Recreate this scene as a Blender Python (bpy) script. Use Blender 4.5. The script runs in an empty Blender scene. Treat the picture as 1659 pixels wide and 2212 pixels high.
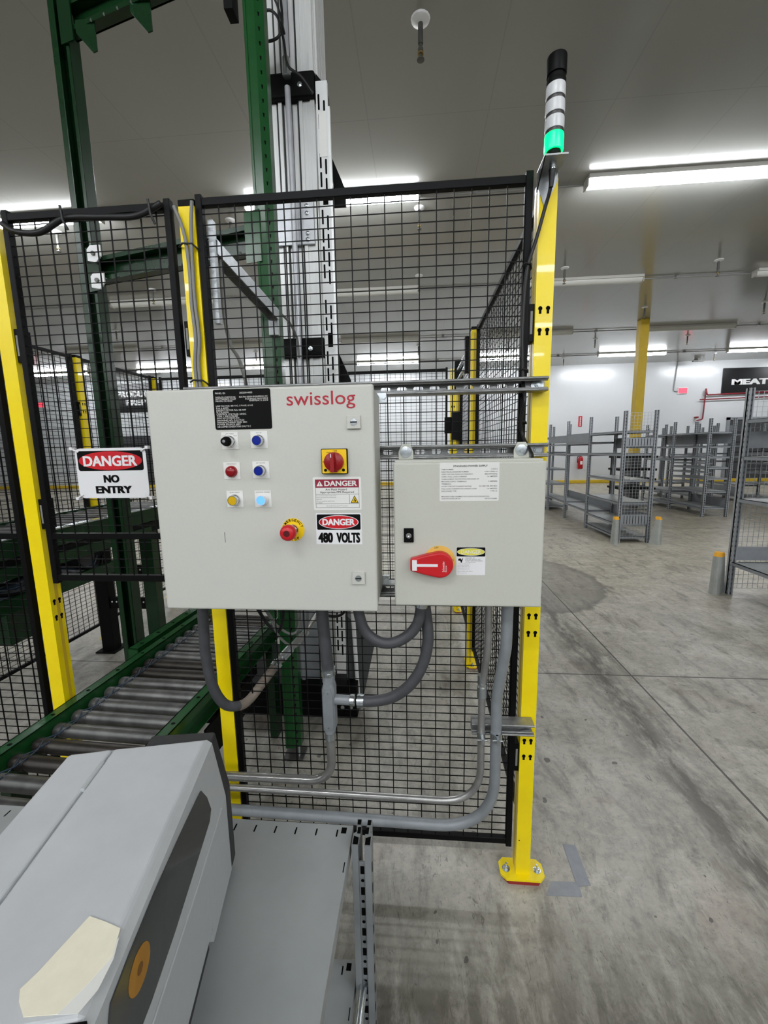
import bpy, bmesh, math, random
from mathutils import Vector, Matrix
random.seed(7)
SC = bpy.context.scene
COL = SC.collection
PI = math.pi
V = Vector

# ------------------------------------------------------------------ camera, world, exposure
CAM_F, CAM_W, CAM_H = 889.76, 1659.0, 2212.0
cam_data = bpy.data.cameras.new('camera')
cam = bpy.data.objects.new('camera', cam_data)
COL.objects.link(cam)
cam_data.sensor_fit = 'VERTICAL'
cam_data.sensor_height = 24.0
cam_data.sensor_width = 24.0 * CAM_W / CAM_H
cam_data.lens = CAM_F / CAM_H * 24.0
cam_data.clip_start = 0.02
cam_data.clip_end = 200
yaw, pitch, roll = 0.0837, 0.1496, -0.0175
cyw, syw, cp, sp = math.cos(yaw), math.sin(yaw), math.cos(pitch), math.sin(pitch)
fw = V((-syw * cp, cyw * cp, -sp))
rt = V((cyw, syw, 0))
up = rt.cross(fw)
cr, sr = math.cos(roll), math.sin(roll)
rt2 = rt * cr + up * sr
up2 = up * cr - rt * sr
cm = Matrix((rt2, up2, -fw)).transposed().to_4x4()
cm.translation = V((-0.2569, -1.3199, 1.5439))
cam.matrix_world = cm
SC.camera = cam
world = bpy.data.worlds.new('world')
SC.world = world
world.use_nodes = True
world.node_tree.nodes['Background'].inputs[0].default_value = (0.5, 0.5, 0.5, 1)
world.node_tree.nodes['Background'].inputs[1].default_value = 0.02
SC.view_settings.view_transform = 'Standard'
SC.view_settings.look = 'None'
SC.view_settings.gamma = 1
SC.view_settings.use_curve_mapping = False
SC.view_settings.exposure = 0.0
LAMP = 63.0                     # emission strength of the lit tubes

# ------------------------------------------------------------------ materials
def lin(c):
    return tuple(((v / 255) / 12.92 if v / 255 <= 0.04045 else ((v / 255 + 0.055) / 1.055) ** 2.4) for v in c)

def mat(name, rgb, rough=0.5, metal=0.0, var=0.0, scale=20.0, spec=0.5, emit=None, estr=0.0, bump=0.0, coat=0.0, stretch=None):
    m = bpy.data.materials.new(name)
    m.use_nodes = True
    nt = m.node_tree
    b = nt.nodes['Principled BSDF']
    c = lin(rgb)
    b.inputs['Base Color'].default_value = (*c, 1)
    b.inputs['Roughness'].default_value = rough
    b.inputs['Metallic'].default_value = metal
    b.inputs['Specular IOR Level'].default_value = spec
    b.inputs['Coat Weight'].default_value = coat
    if emit:
        b.inputs['Emission Color'].default_value = (*lin(emit), 1)
        b.inputs['Emission Strength'].default_value = estr
    if var > 0 or bump > 0:
        tc = nt.nodes.new('ShaderNodeTexCoord')
        mp = nt.nodes.new('ShaderNodeMapping')
        if stretch: mp.inputs['Scale'].default_value = stretch
        nz = nt.nodes.new('ShaderNodeTexNoise')
        nz.inputs['Scale'].default_value = scale
        nz.inputs['Detail'].default_value = 6
        nz.inputs['Roughness'].default_value = 0.6
        nt.links.new(tc.outputs['Object'], mp.inputs[0])
        nt.links.new(mp.outputs[0], nz.inputs['Vector'])
        if var > 0:
            rp = nt.nodes.new('ShaderNodeValToRGB')
            rp.color_ramp.elements[0].position = 0.3
            rp.color_ramp.elements[1].position = 0.7
            rp.color_ramp.elements[0].color = (*[x * (1 - var) for x in c], 1)
            rp.color_ramp.elements[1].color = (*[min(1, x * (1 + var * 0.6)) for x in c], 1)
            nt.links.new(nz.outputs['Fac'], rp.inputs[0])
            nt.links.new(rp.outputs[0], b.inputs['Base Color'])
        if bump > 0:
            bp = nt.nodes.new('ShaderNodeBump')
            bp.inputs['Strength'].default_value = bump
            bp.inputs['Distance'].default_value = 0.002
            nt.links.new(nz.outputs['Fac'], bp.inputs['Height'])
            nt.links.new(bp.outputs[0], b.inputs['Normal'])
    return m

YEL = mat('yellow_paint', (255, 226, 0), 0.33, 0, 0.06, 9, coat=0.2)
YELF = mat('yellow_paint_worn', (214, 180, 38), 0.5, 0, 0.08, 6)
BLK = mat('black_powder_coat', (6, 6, 7), 0.5, 0, 0.1, 60, spec=0.15)
BLKM = mat('black_matte', (6, 6, 6), 0.6, spec=0.15)
HOLE = mat('hole_dark', (5, 5, 5), 0.9, spec=0.1)
CAB = mat('cabinet_grey_paint', (202, 202, 193), 0.42, 0, 0.02, 140, bump=0.06)
CAB2 = mat('enclosure_grey_paint', (197, 198, 186), 0.42, 0, 0.02, 140, bump=0.06)
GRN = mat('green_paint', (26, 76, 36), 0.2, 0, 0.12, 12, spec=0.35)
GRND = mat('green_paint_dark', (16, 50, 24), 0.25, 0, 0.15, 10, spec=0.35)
GALV = mat('galvanised_steel', (176, 180, 182), 0.38, 0.6, 0.22, 30)
STRUT = mat('strut_steel', (150, 151, 150), 0.33, 0.6, 0.25, 45)
ZINC = mat('zinc_plated', (205, 212, 215), 0.25, 0.95, 0.1, 60)
EMT = mat('conduit_steel', (168, 168, 165), 0.28, 0.65, 0.2, 25)
PVC = mat('conduit_grey', (140, 145, 148), 0.45, 0.15, 0.15, 18)
ALU = mat('aluminium', (232, 233, 231), 0.36, 0.15, 0.06, 8, stretch=(20, 20, 1))
ALUP = mat('aluminium_plate', (200, 202, 206), 0.4, 0.4, 0.12, 15)
DUCT = mat('white_slotted_duct', (226, 227, 226), 0.45)
HOSE = mat('grey_flexible_hose', (72, 73, 76), 0.5, 0, 0.15, 40)
HOSED = mat('dusty_hose', (126, 116, 104), 0.65, 0, 0.18, 25)
CABLE = mat('grey_cable', (128, 128, 124), 0.5)
CBLK = mat('black_cable', (18, 18, 19), 0.5)
WHT = mat('white_plastic', (236, 236, 236), 0.4)
PAPER = mat('paper_label', (232, 232, 226), 0.55)
INK = mat('black_ink', (8, 8, 8), 0.55, spec=0.12)
INKG = mat('faded_ink', (82, 82, 80), 0.6)
RED = mat('sign_red', (200, 10, 26), 0.4)
REDD = mat('label_red', (150, 22, 52), 0.45)
LOGO = mat('crimson_print', (172, 2, 36), 0.4)
KNOB = mat('red_plastic', (200, 26, 34), 0.35)
KNOBR = mat('dark_red_knob', (150, 10, 18), 0.35)
PILOT = mat('red_pilot_lens', (140, 6, 18), 0.25)
KNOBD = mat('dark_red_plastic', (84, 6, 12), 0.4)
YELL = mat('yellow_plate', (250, 208, 12), 0.4)
BLUE = mat('blue_lens', (4, 34, 140), 0.3, spec=0.3)
AMBER = mat('amber_lens', (214, 172, 6), 0.3)
BLUELIT = mat('lit_blue_lens', (110, 180, 255), 0.3, emit=(90, 160, 255), estr=0.75)
CHROME = mat('chrome_bezel', (215, 217, 220), 0.15, 1.0)
GREENLIT = mat('lit_green_lens', (0, 220, 110), 0.3, emit=(0, 255, 120), estr=2.2)
CLEAR = mat('frosted_clear_lens', (222, 224, 225), 0.25)
NEUT = mat('tinted_ring', (58, 56, 55), 0.4)
EXIT = mat('exit_face', (250, 90, 110), 0.4, emit=(255, 70, 96), estr=0.9)
LENS = mat('tube_lens', (255, 255, 255), 0.5, emit=(247, 250, 255), estr=LAMP)
LENSOFF = mat('tube_lens_off', (214, 214, 206), 0.4)
FIXT = mat('fixture_housing', (205, 203, 196), 0.5)
RACK = mat('rack_grey', (152, 156, 160), 0.42, 0.15, 0.1, 12)
RACKD = mat('rack_grey_plate', (142, 146, 150), 0.45, 0.1, 0.1, 10)
SHELF = mat('shelf_grey_paint', (162, 166, 165), 0.42, 0.1, 0.1, 7)
UPR = mat('upright_grey_paint', (136, 140, 141), 0.42, 0.1, 0.1, 12)
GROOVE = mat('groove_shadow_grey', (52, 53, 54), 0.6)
GUARD = mat('guard_galvanised', (176, 180, 176), 0.45, 0.45, 0.12, 9)
ORNG = mat('guard_orange', (236, 170, 28), 0.5)
ROLL = mat('roller_steel', (106, 106, 104), 0.42, 0.6, 0.5, 14)
ROLLD = mat('roller_steel_dark', (66, 62, 58), 0.42, 0.6, 0.35, 22)
BAND = mat('blue_drive_band', (36, 56, 74), 0.5)
PRN = mat('printer_grey', (198, 201, 203), 0.55, 0, 0.07, 9, bump=0.05)
PRNS = mat('printer_side_grey', (190, 194, 195), 0.5, 0, 0.03, 90, bump=0.1)
PRND = mat('printer_dark', (52, 52, 54), 0.55)
TAPE = mat('masking_tape', (243, 238, 214), 0.7, 0, 0.04, 60)
TAPEG = mat('grey_floor_tape', (150, 153, 158), 0.6, 0, 0.12, 30)
SMOKE = mat('smoked_window', (62, 64, 63), 0.12)
RIBBON = mat('ribbon_core', (176, 124, 34), 0.5, 0, 0.15, 40)
WALL = mat('white_wall_panel', (222, 224, 225), 0.3, 0, 0.02, 0.6)
SIGNB = mat('sign_black', (20, 20, 22), 0.3)
DOORM = mat('dark_grey_door', (66, 68, 70), 0.5)
EXT = mat('extinguisher_red', (176, 14, 30), 0.35)
PIPE = mat('dark_red_pipe', (122, 22, 36), 0.45)
SHIM = mat('red_shim', (150, 40, 36), 0.6)
COND = mat('ceiling_conduit_grey', (150, 150, 148), 0.45, 0.3)
SPRK = mat('sprinkler_metal', (96, 96, 92), 0.45, 0.5)
BRASS = mat('sprinkler_brass', (150, 130, 84), 0.4, 0.6)
HANDY = mat('handle_yellow_disc', (232, 190, 92), 0.45)

def nodes_of(m): return m.node_tree.nodes, m.node_tree.links

def mathn(nt, op, a, b=None, c=None):
    n = nt.nodes.new('ShaderNodeMath'); n.operation = op
    for i, x in enumerate((a, b, c)):
        if x is None: continue
        if isinstance(x, (int, float)): n.inputs[i].default_value = x
        else: nt.links.new(x, n.inputs[i])
    return n.outputs[0]

def noise(nt, vec, scale, detail=6, rough=0.6, dist=0.0):
    n = nt.nodes.new('ShaderNodeTexNoise')
    n.inputs['Scale'].default_value = scale; n.inputs['Detail'].default_value = detail
    n.inputs['Roughness'].default_value = rough; n.inputs['Distortion'].default_value = dist
    nt.links.new(vec, n.inputs['Vector'])
    return n.outputs['Fac']

def ramp(nt, fac, stops):
    n = nt.nodes.new('ShaderNodeValToRGB')
    while len(n.color_ramp.elements) < len(stops): n.color_ramp.elements.new(0.5)
    for e, (p, c) in zip(n.color_ramp.elements, stops):
        e.position = p
        e.color = (c, c, c, 1) if isinstance(c, (int, float)) else (*c, 1)
    nt.links.new(fac, n.inputs[0])
    return n.outputs[0]

def mixc(nt, fac, a, b, mode='MIX'):
    n = nt.nodes.new('ShaderNodeMix'); n.data_type = 'RGBA'; n.blend_type = mode
    if isinstance(fac, (int, float)): n.inputs[0].default_value = fac
    else: nt.links.new(fac, n.inputs[0])
    for i, x in ((6, a), (7, b)):
        if isinstance(x, tuple): n.inputs[i].default_value = (*x, 1)
        else: nt.links.new(x, n.inputs[i])
    return n.outputs[2]

def line_mask(nt, coord, at, half):
    d = mathn(nt, 'ABSOLUTE', mathn(nt, 'SUBTRACT', coord, at))
    return mathn(nt, 'LESS_THAN', d, half)

def soft_band(nt, coord, at, half):
    d = mathn(nt, 'ABSOLUTE', mathn(nt, 'SUBTRACT', coord, at))
    return mathn(nt, 'SUBTRACT', 1.0, mathn(nt, 'MINIMUM', mathn(nt, 'DIVIDE', d, half), 1.0))

def floor_material():
    m = bpy.data.materials.new('sealed_concrete'); m.use_nodes = True
    nt = m.node_tree; b = nt.nodes['Principled BSDF']
    geo = nt.nodes.new('ShaderNodeNewGeometry')
    pos = geo.outputs['Position']
    sep = nt.nodes.new('ShaderNodeSeparateXYZ'); nt.links.new(pos, sep.inputs[0])
    X, Y = sep.outputs[0], sep.outputs[1]
    mp = nt.nodes.new('ShaderNodeMapping'); mp.inputs['Scale'].default_value = (3.2, 1.0, 1.0); mp.inputs['Rotation'].default_value = (0, 0, 0.25)
    nt.links.new(pos, mp.inputs[0])
    mp2 = nt.nodes.new('ShaderNodeMapping'); mp2.inputs['Scale'].default_value = (1.0, 2.6, 1.0); mp2.inputs['Rotation'].default_value = (0, 0, -0.15)
    nt.links.new(pos, mp2.inputs[0])
    big = noise(nt, pos, 0.9, 5, 0.6)
    mid = noise(nt, pos, 4.5, 8, 0.68, 0.6)
    streak = noise(nt, mp.outputs[0], 3.0, 8, 0.7, 0.5)
    streak2 = noise(nt, mp2.outputs[0], 4.0, 7, 0.7, 0.8)
    fine = noise(nt, pos, 60, 4, 0.7)
    base = ramp(nt, mid, [(0.3, lin((140, 136, 124))), (0.47, lin((176, 172, 160))), (0.62, lin((196, 193, 182))), (0.78, lin((214, 211, 200)))])
    base = mixc(nt, 0.4, base, ramp(nt, big, [(0.35, lin((150, 146, 134))), (0.65, lin((200, 197, 186)))]))
    warm = mathn(nt, 'MINIMUM', mathn(nt, 'MAXIMUM', mathn(nt, 'MULTIPLY', mathn(nt, 'SUBTRACT', Y, 2.0), 0.35), 0.0), 0.75)
    base = mixc(nt, warm, base, mixc(nt, ramp(nt, streak2, [(0.4, 0.0), (0.65, 1.0)]), lin((168, 160, 140)), lin((200, 192, 170))))
    base = mixc(nt, ramp(nt, streak, [(0.5, 0.0), (0.66, 0.7)]), base, lin((116, 112, 102)))
    base = mixc(nt, ramp(nt, streak2, [(0.56, 0.0), (0.7, 0.45)]), base, lin((218, 215, 204)))
    rust = noise(nt, pos, 2.0, 6, 0.65, 0.4)
    base = mixc(nt, ramp(nt, rust, [(0.56, 0.0), (0.7, 0.35)]), base, lin((150, 126, 112)))
    scr = noise(nt, mp.outputs[0], 16.0, 4, 0.75, 1.6)
    base = mixc(nt, ramp(nt, scr, [(0.61, 0.0), (0.66, 0.6)]), base, lin((92, 88, 79)))
    grit = noise(nt, pos, 24.0, 8, 0.8)
    base = mixc(nt, 0.75, base, ramp(nt, grit, [(0.36, 0.62), (0.5, 1.0), (0.64, 1.12)]), 'MULTIPLY')
    base = mixc(nt, 0.3, base, ramp(nt, fine, [(0.3, 0.7), (0.7, 1.0)]), 'MULTIPLY')
    # old round stain beyond the joint
    ex = mathn(nt, 'SUBTRACT', X, 1.0); ey = mathn(nt, 'MULTIPLY', mathn(nt, 'SUBTRACT', Y, 3.5), 0.8)
    er = mathn(nt, 'ADD', mathn(nt, 'SQRT', mathn(nt, 'ADD', mathn(nt, 'MULTIPLY', ex, ex), mathn(nt, 'MULTIPLY', ey, ey))), mathn(nt, 'MULTIPLY', mathn(nt, 'SUBTRACT', mid, 0.5), 0.25))
    stain = ramp(nt, er, [(0.0, 0.45), (0.72, 0.5), (0.80, 0.75), (0.84, 0.0)])
    base = mixc(nt, stain, base, lin((98, 95, 88)))
    # dirtier floor in front of the fence, with the camera's shadow painted in
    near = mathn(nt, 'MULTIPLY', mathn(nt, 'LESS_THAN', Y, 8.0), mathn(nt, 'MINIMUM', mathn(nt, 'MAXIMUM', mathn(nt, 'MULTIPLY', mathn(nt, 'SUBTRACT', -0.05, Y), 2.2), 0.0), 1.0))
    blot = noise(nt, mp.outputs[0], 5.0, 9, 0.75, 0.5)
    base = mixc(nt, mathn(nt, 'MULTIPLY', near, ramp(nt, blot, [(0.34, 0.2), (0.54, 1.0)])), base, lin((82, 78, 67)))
    # small dark spots
    vo = nt.nodes.new('ShaderNodeTexVoronoi'); vo.inputs['Scale'].default_value = 13.0
    wob = nt.nodes.new('ShaderNodeMix'); wob.data_type = 'VECTOR'
    wob.inputs[0].default_value = 0.06
    nz = nt.nodes.new('ShaderNodeTexNoise'); nz.inputs['Scale'].default_value = 14
    nt.links.new(pos, nz.inputs['Vector']); nt.links.new(pos, wob.inputs[4]); nt.links.new(nz.outputs['Color'], wob.inputs[5])
    nt.links.new(wob.outputs[1], vo.inputs['Vector'])
    sel = nt.nodes.new('ShaderNodeSeparateColor'); nt.links.new(vo.outputs['Color'], sel.inputs[0])
    rad = mathn(nt, 'MULTIPLY', mathn(nt, 'POWER', sel.outputs[0], 3.0), 0.17)
    spot = mathn(nt, 'MULTIPLY', mathn(nt, 'LESS_THAN', vo.outputs['Distance'], rad), mathn(nt, 'LESS_THAN', Y, 1.6))
    base = mixc(nt, mathn(nt, 'MULTIPLY', spot, 0.7), base, lin((56, 54, 48)))
    # wheel track smear along the long joint, joints, curved skid
    wobx = mathn(nt, 'ADD', X, mathn(nt, 'MULTIPLY', mathn(nt, 'SUBTRACT', noise(nt, pos, 2.2, 5, 0.6), 0.5), 0.16))
    sm = mathn(nt, 'MULTIPLY', soft_band(nt, wobx, 0.98, 0.2), ramp(nt, noise(nt, mp.outputs[0], 4.0, 8, 0.7), [(0.4, 0.1), (0.55, 1.0)]))
    base = mixc(nt, sm, base, lin((96, 92, 84)))
    yy = mathn(nt, 'SUBTRACT', Y, 0.9); xx = mathn(nt, 'SUBTRACT', X, -0.25)
    rr = mathn(nt, 'SQRT', mathn(nt, 'ADD', mathn(nt, 'MULTIPLY', xx, xx), mathn(nt, 'MULTIPLY', yy, yy)))
    sk = mathn(nt, 'MULTIPLY', soft_band(nt, mathn(nt, 'ADD', rr, mathn(nt, 'MULTIPLY', mid, 0.2)), 2.8, 0.18), ramp(nt, streak2, [(0.42, 0.0), (0.62, 0.6)]))
    base = mixc(nt, sk, base, lin((124, 120, 110)))
    jm = line_mask(nt, X, 1.18, 0.006)
    for c, at, hw in ((Y, 1.405, 0.006), (Y, 6.68, 0.012), (Y, 11.95, 0.02), (X, 6.45, 0.012), (X, -4.1, 0.01)):
        jm = mathn(nt, 'MAXIMUM', jm, line_mask(nt, c, at, hw))
    base = mixc(nt, mathn(nt, 'MULTIPLY', jm, 0.85), base, lin((58, 56, 50)))
    nt.links.new(base, b.inputs['Base Color'])
    rg = ramp(nt, mid, [(0.3, 0.28), (0.7, 0.5)])
    nt.links.new(rg, b.inputs['Roughness'])
    b.inputs['Specular IOR Level'].default_value = 0.45
    bp = nt.nodes.new('ShaderNodeBump'); bp.inputs['Strength'].default_value = 0.12; bp.inputs['Distance'].default_value = 0.01
    nt.links.new(mid, bp.inputs['Height']); nt.links.new(bp.outputs[0], b.inputs['Normal'])
    return m

def liner_material(name, rgb, seam, px, py, rough, ax=(0, 1), dark=0.8):
    m = bpy.data.materials.new(name); m.use_nodes = True
    nt = m.node_tree; b = nt.nodes['Principled BSDF']
    geo = nt.nodes.new('ShaderNodeNewGeometry'); pos = geo.outputs['Position']
    sep = nt.nodes.new('ShaderNodeSeparateXYZ'); nt.links.new(pos, sep.inputs[0])
    c = lin(rgb)
    base = ramp(nt, noise(nt, pos, 0.5, 3), [(0.3, tuple(x * 0.95 for x in c)), (0.7, c)])
    k = None
    for a, p in ((sep.outputs[ax[0]], px), (sep.outputs[ax[1]], py)):
        if not p: continue
        f = mathn(nt, 'FRACT', mathn(nt, 'DIVIDE', mathn(nt, 'ADD', a, 100.35 * 1.0), p))
        s = mathn(nt, 'LESS_THAN', f, seam / p)
        k = s if k is None else mathn(nt, 'MAXIMUM', k, s)
    base = mixc(nt, mathn(nt, 'MULTIPLY', k, 0.6), base, tuple(x * dark for x in c))
    nt.links.new(base, b.inputs['Base Color'])
    b.inputs['Roughness'].default_value = rough
    b.inputs['Specular IOR Level'].default_value = 0.85
    bp = nt.nodes.new('ShaderNodeBump'); bp.inputs['Strength'].default_value = 0.1; bp.inputs['Distance'].default_value = 0.02
    nt.links.new(noise(nt, pos, 1.1, 3), bp.inputs['Height']); nt.links.new(bp.outputs[0], b.inputs['Normal'])
    return m

def perforated(name, src_rgb, pitch, rough=0.4, metal=0.35):
    """Painted upright whose faces carry a row of small dark punched holes (object space)."""
    m = mat(name, src_rgb, rough, metal)
    nt = m.node_tree; b = nt.nodes['Principled BSDF']
    tc = nt.nodes.new('ShaderNodeTexCoord')
    sep = nt.nodes.new('ShaderNodeSeparateXYZ'); nt.links.new(tc.outputs['Object'], sep.inputs[0])
    f = mathn(nt, 'FRACT', mathn(nt, 'DIVIDE', sep.outputs[2], pitch))
    inz = mathn(nt, 'LESS_THAN', f, 0.4)
    k = None
    for ax in (0, 1):
        g = mathn(nt, 'FRACT', mathn(nt, 'DIVIDE', mathn(nt, 'ADD', sep.outputs[ax], 0.0), 0.05))
        d = mathn(nt, 'LESS_THAN', mathn(nt, 'ABSOLUTE', mathn(nt, 'SUBTRACT', g, 0.5)), 0.09)
        k = d if k is None else mathn(nt, 'MAXIMUM', k, d)
    c = lin(src_rgb)
    col = mixc(nt, mathn(nt, 'MULTIPLY', inz, k), c, tuple(x * 0.12 for x in c))
    nt.links.new(col, b.inputs['Base Color'])
    return m

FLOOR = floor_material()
CEIL = liner_material('ceiling_liner', (164, 164, 159), 0.012, 1.2, 6.1, 0.15)
WALLP = liner_material('wall_liner', (216, 219, 221), 0.012, 2.4, 0, 0.25, (0, 2), 0.93)
RACKP = perforated('rack_upright', (158, 162, 166), 0.05, 0.42, 0.15)

# ------------------------------------------------------------------ mesh builder
ORG = {}
TEXTS = {}

def text_mesh(s, bold):
    key = (s, bold)
    if key not in TEXTS:
        cu = bpy.data.curves.new('t', 'FONT')
        cu.body = s; cu.size = 1.0; cu.offset = bold; cu.resolution_u = 3; cu.fill_mode = 'FRONT'
        ob = bpy.data.objects.new('t', cu)
        COL.objects.link(ob)
        bpy.context.view_layer.update()
        me = bpy.data.meshes.new_from_object(ob)
        vs = [(v.co.x, v.co.y) for v in me.vertices]
        fs = [tuple(p.vertices) for p in me.polygons]
        bpy.data.objects.remove(ob); bpy.data.curves.remove(cu); bpy.data.meshes.remove(me)
        TEXTS[key] = (vs, fs)
    return TEXTS[key]

class Fr:
    """plane frame: origin o, axes u and v, outward normal n"""
    def __init__(s, o, u, v):
        s.o, s.u, s.v = V(o), V(u).normalized(), V(v).normalized()
        s.n = s.u.cross(s.v)
    def p(s, a, b, h=0.0): return s.o + s.u * a + s.v * b + s.n * h

def rrect(u0, u1, v0, v1, r, n=4):
    pts = []
    for cx, cy, a0 in ((u1 - r, v1 - r, 0), (u0 + r, v1 - r, 90), (u0 + r, v0 + r, 180), (u1 - r, v0 + r, 270)):
        for k in range(n + 1):
            a = math.radians(a0 + 90 * k / n)
            pts.append((cx + r * math.cos(a), cy + r * math.sin(a)))
    return pts

def ell(cu, cv, ru, rv, n=32):
    return [(cu + ru * math.cos(2 * PI * k / n), cv + rv * math.sin(2 * PI * k / n)) for k in range(n)]

class M:
    def __init__(s):
        s.v, s.f, s.m, s.sm, s.mats = [], [], [], [], []
    def mi(s, mt):
        if mt not in s.mats: s.mats.append(mt)
        return s.mats.index(mt)
    def add(s, vs, fs, mt, smooth=False):
        b = len(s.v); i = s.mi(mt)
        s.v += [V(x) for x in vs]
        for f in fs:
            s.f.append(tuple(b + k for k in f)); s.m.append(i); s.sm.append(smooth)
        return s
    def box(s, x0, x1, y0, y1, z0, z1, mt):
        vs = [(x, y, z) for z in (z0, z1) for y in (y0, y1) for x in (x0, x1)]
        return s.add(vs, [(0, 2, 3, 1), (4, 5, 7, 6), (0, 1, 5, 4), (2, 6, 7, 3), (0, 4, 6, 2), (1, 3, 7, 5)], mt)
    def bar(s, a, b, w, h, mt, upv=(0, 0, 1)):
        a, b = V(a), V(b); d = (b - a).normalized(); u = V(upv)
        sx = d.cross(u)
        if sx.length < 1e-4: sx = d.cross(V((1, 0, 0)))
        sx.normalize(); uu = sx.cross(d).normalized()
        vs = []
        for p in (a, b):
            for i, j in ((-1, -1), (1, -1), (1, 1), (-1, 1)): vs.append(p + sx * (i * w / 2) + uu * (j * h / 2))
        return s.add(vs, [(3, 2, 1, 0), (4, 5, 6, 7), (0, 1, 5, 4), (1, 2, 6, 5), (2, 3, 7, 6), (3, 0, 4, 7)], mt)
    def prism(s, poly, fr, h0, h1, mt, top=None):
        n = len(poly)
        a = sum(poly[i][0] * poly[(i + 1) % n][1] - poly[(i + 1) % n][0] * poly[i][1] for i in range(n))
        if a < 0: poly = poly[::-1]
        vs = [fr.p(x, y, h0) for x, y in poly] + [fr.p(x, y, h1) for x, y in (top or poly)]
        return s.add(vs, [tuple(range(n - 1, -1, -1)), tuple(range(n, 2 * n))] + [(i, (i + 1) % n, n + (i + 1) % n, n + i) for i in range(n)], mt)
    def tube(s, pts, r, mt, n=12, closed=False, r2=None):
        pts = [V(p) for p in pts]; k = len(pts)
        if k < 2: return s
        T = []
        for i in range(k):
            a = pts[max(i - 1, 0)]; b = pts[min(i + 1, k - 1)]
            if closed: a, b = pts[i - 1], pts[(i + 1) % k]
            T.append((b - a).normalized())
        nn = T[0].orthogonal().normalized(); vs = []
        for i in range(k):
            if i:
                nn = (nn - T[i] * nn.dot(T[i]))
                nn = nn.normalized() if nn.length > 1e-6 else T[i].orthogonal().normalized()
            bb = T[i].cross(nn)
            rr = r if r2 is None else r + (r2 - r) * i / (k - 1)
            for j in range(n):
                a = 2 * PI * j / n
                vs.append(pts[i] + (nn * math.cos(a) + bb * math.sin(a)) * rr)
        fs = []
        for i in range(k if closed else k - 1):
            for j in range(n):
                fs.append((i * n + j, i * n + (j + 1) % n, ((i + 1) % k) * n + (j + 1) % n, ((i + 1) % k) * n + j))
        s.add(vs, fs, mt, True)
        if not closed:
            s.add(vs[:n], [tuple(range(n - 1, -1, -1))], mt); s.add(vs[-n:], [tuple(range(n))], mt)
        return s
    def cyl(s, a, b, r, mt, n=16, r2=None): return s.tube([a, b], r, mt, n, False, r2)
    def lathe(s, prof, o, ax, mt, n=20):
        """prof: list of (radius, height along ax)"""
        o, ax = V(o), V(ax).normalized(); e = ax.orthogonal().normalized(); g = ax.cross(e)
        rings, segs = [], []
        for i in range(len(prof) - 1):
            (r0, h0), (r1, h1) = prof[i], prof[i + 1]
            share = False
            if i:
                p0 = V((prof[i][0] - prof[i - 1][0], prof[i][1] - prof[i - 1][1])); p1 = V((r1 - r0, h1 - h0))
                share = p0.length > 0 and p1.length > 0 and p0.angle(p1) < 0.7
            if not share: rings.append((r0, h0))
            rings.append((r1, h1)); segs.append(len(rings) - 2)
        vs, fs = [], []
        for r, h in rings:
            for j in range(n):
                a = 2 * PI * j / n
                vs.append(o + ax * h + (e * math.cos(a) + g * math.sin(a)) * max(r, 1e-5))
        for i in segs:
            for j in range(n):
                fs.append((i * n + j, i * n + (j + 1) % n, (i + 1) * n + (j + 1) % n, (i + 1) * n + j))
        return s.add(vs, fs, mt, True)
    def text(s, body, fr, u0, u1, v0, v1, mt, h=0.0, bold=0.0, keep=False, align='c'):
        heavy = bold if bold >= .028 else 0
        vs, fs = text_mesh(body, 0.008 if heavy else bold)
        if not vs: return s
        xs = [p[0] for p in vs]; ys = [p[1] for p in vs]
        ax, bx, ay, by = min(xs), max(xs), min(ys), max(ys)
        sx = (u1 - u0) / max(bx - ax, 1e-6); sy = (v1 - v0) / max(by - ay, 1e-6)
        ou, ov = u0, v0
        if keep:
            k = min(sx, sy * 1.05)
            if align == 'c': ou += ((u1 - u0) - (bx - ax) * k) / 2
            elif align == 'r': ou += (u1 - u0) - (bx - ax) * k
            sx = k
        if heavy:
            q = heavy * .9; cw_ = bx - ax
            sx *= cw_ / (cw_ + 2 * q); sy *= (by - ay) / ((by - ay) + q); ou += q * sx; ov += q * .5 * sy
            sh = [(-1, -.5), (1, -.5), (-1, .5), (1, .5), (0, 0), (-.5, 0), (.5, 0)]
        else: q = 0; sh = [(0, 0)]
        for i, (dx, dy) in enumerate(sh):
            s.add([fr.p(ou + (x - ax + dx * q) * sx, ov + (y - ay + dy * q) * sy, h + i * 2e-6) for x, y in vs], fs, mt)
        return s
    def arc_text(s, body, fr, cu, cv, r, a0, a1, size, mt, h, bold=0.0, inward=False):
        n = len(body)
        for i, ch in enumerate(body):
            if ch == ' ': continue
            a = math.radians(a0 + (a1 - a0) * (i / (n - 1)))
            uu = fr.u * math.cos(a) + fr.v * math.sin(a); tt = -fr.u * math.sin(a) + fr.v * math.cos(a)
            e = -tt if not inward else tt; w = uu if not inward else -uu
            f2 = Fr(fr.p(cu + r * math.cos(a), cv + r * math.sin(a)), e, w)
            s.text(ch, f2, -size * 0.4, size * 0.4, -size / 2, size / 2, mt, h, bold)
        return s
    def build(s, name, parent=None, local=False, bevel=0.0, seg=2, base=None):
        me = bpy.data.meshes.new(name)
        if parent is not None:
            o = V((0, 0, 0)) if local else ORG[parent.name]
        elif base is not None: o = V(base)
        else:
            lo = [min(p[i] for p in s.v) for i in range(3)]; hi = [max(p[i] for p in s.v) for i in range(3)]
            o = V(((lo[0] + hi[0]) / 2, (lo[1] + hi[1]) / 2, lo[2]))
        me.from_pydata([tuple(p - o) for p in s.v], [], s.f)
        for mt in s.mats: me.materials.append(mt)
        me.polygons.foreach_set('material_index', s.m)
        me.polygons.foreach_set('use_smooth', s.sm)
        me.update()
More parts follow.
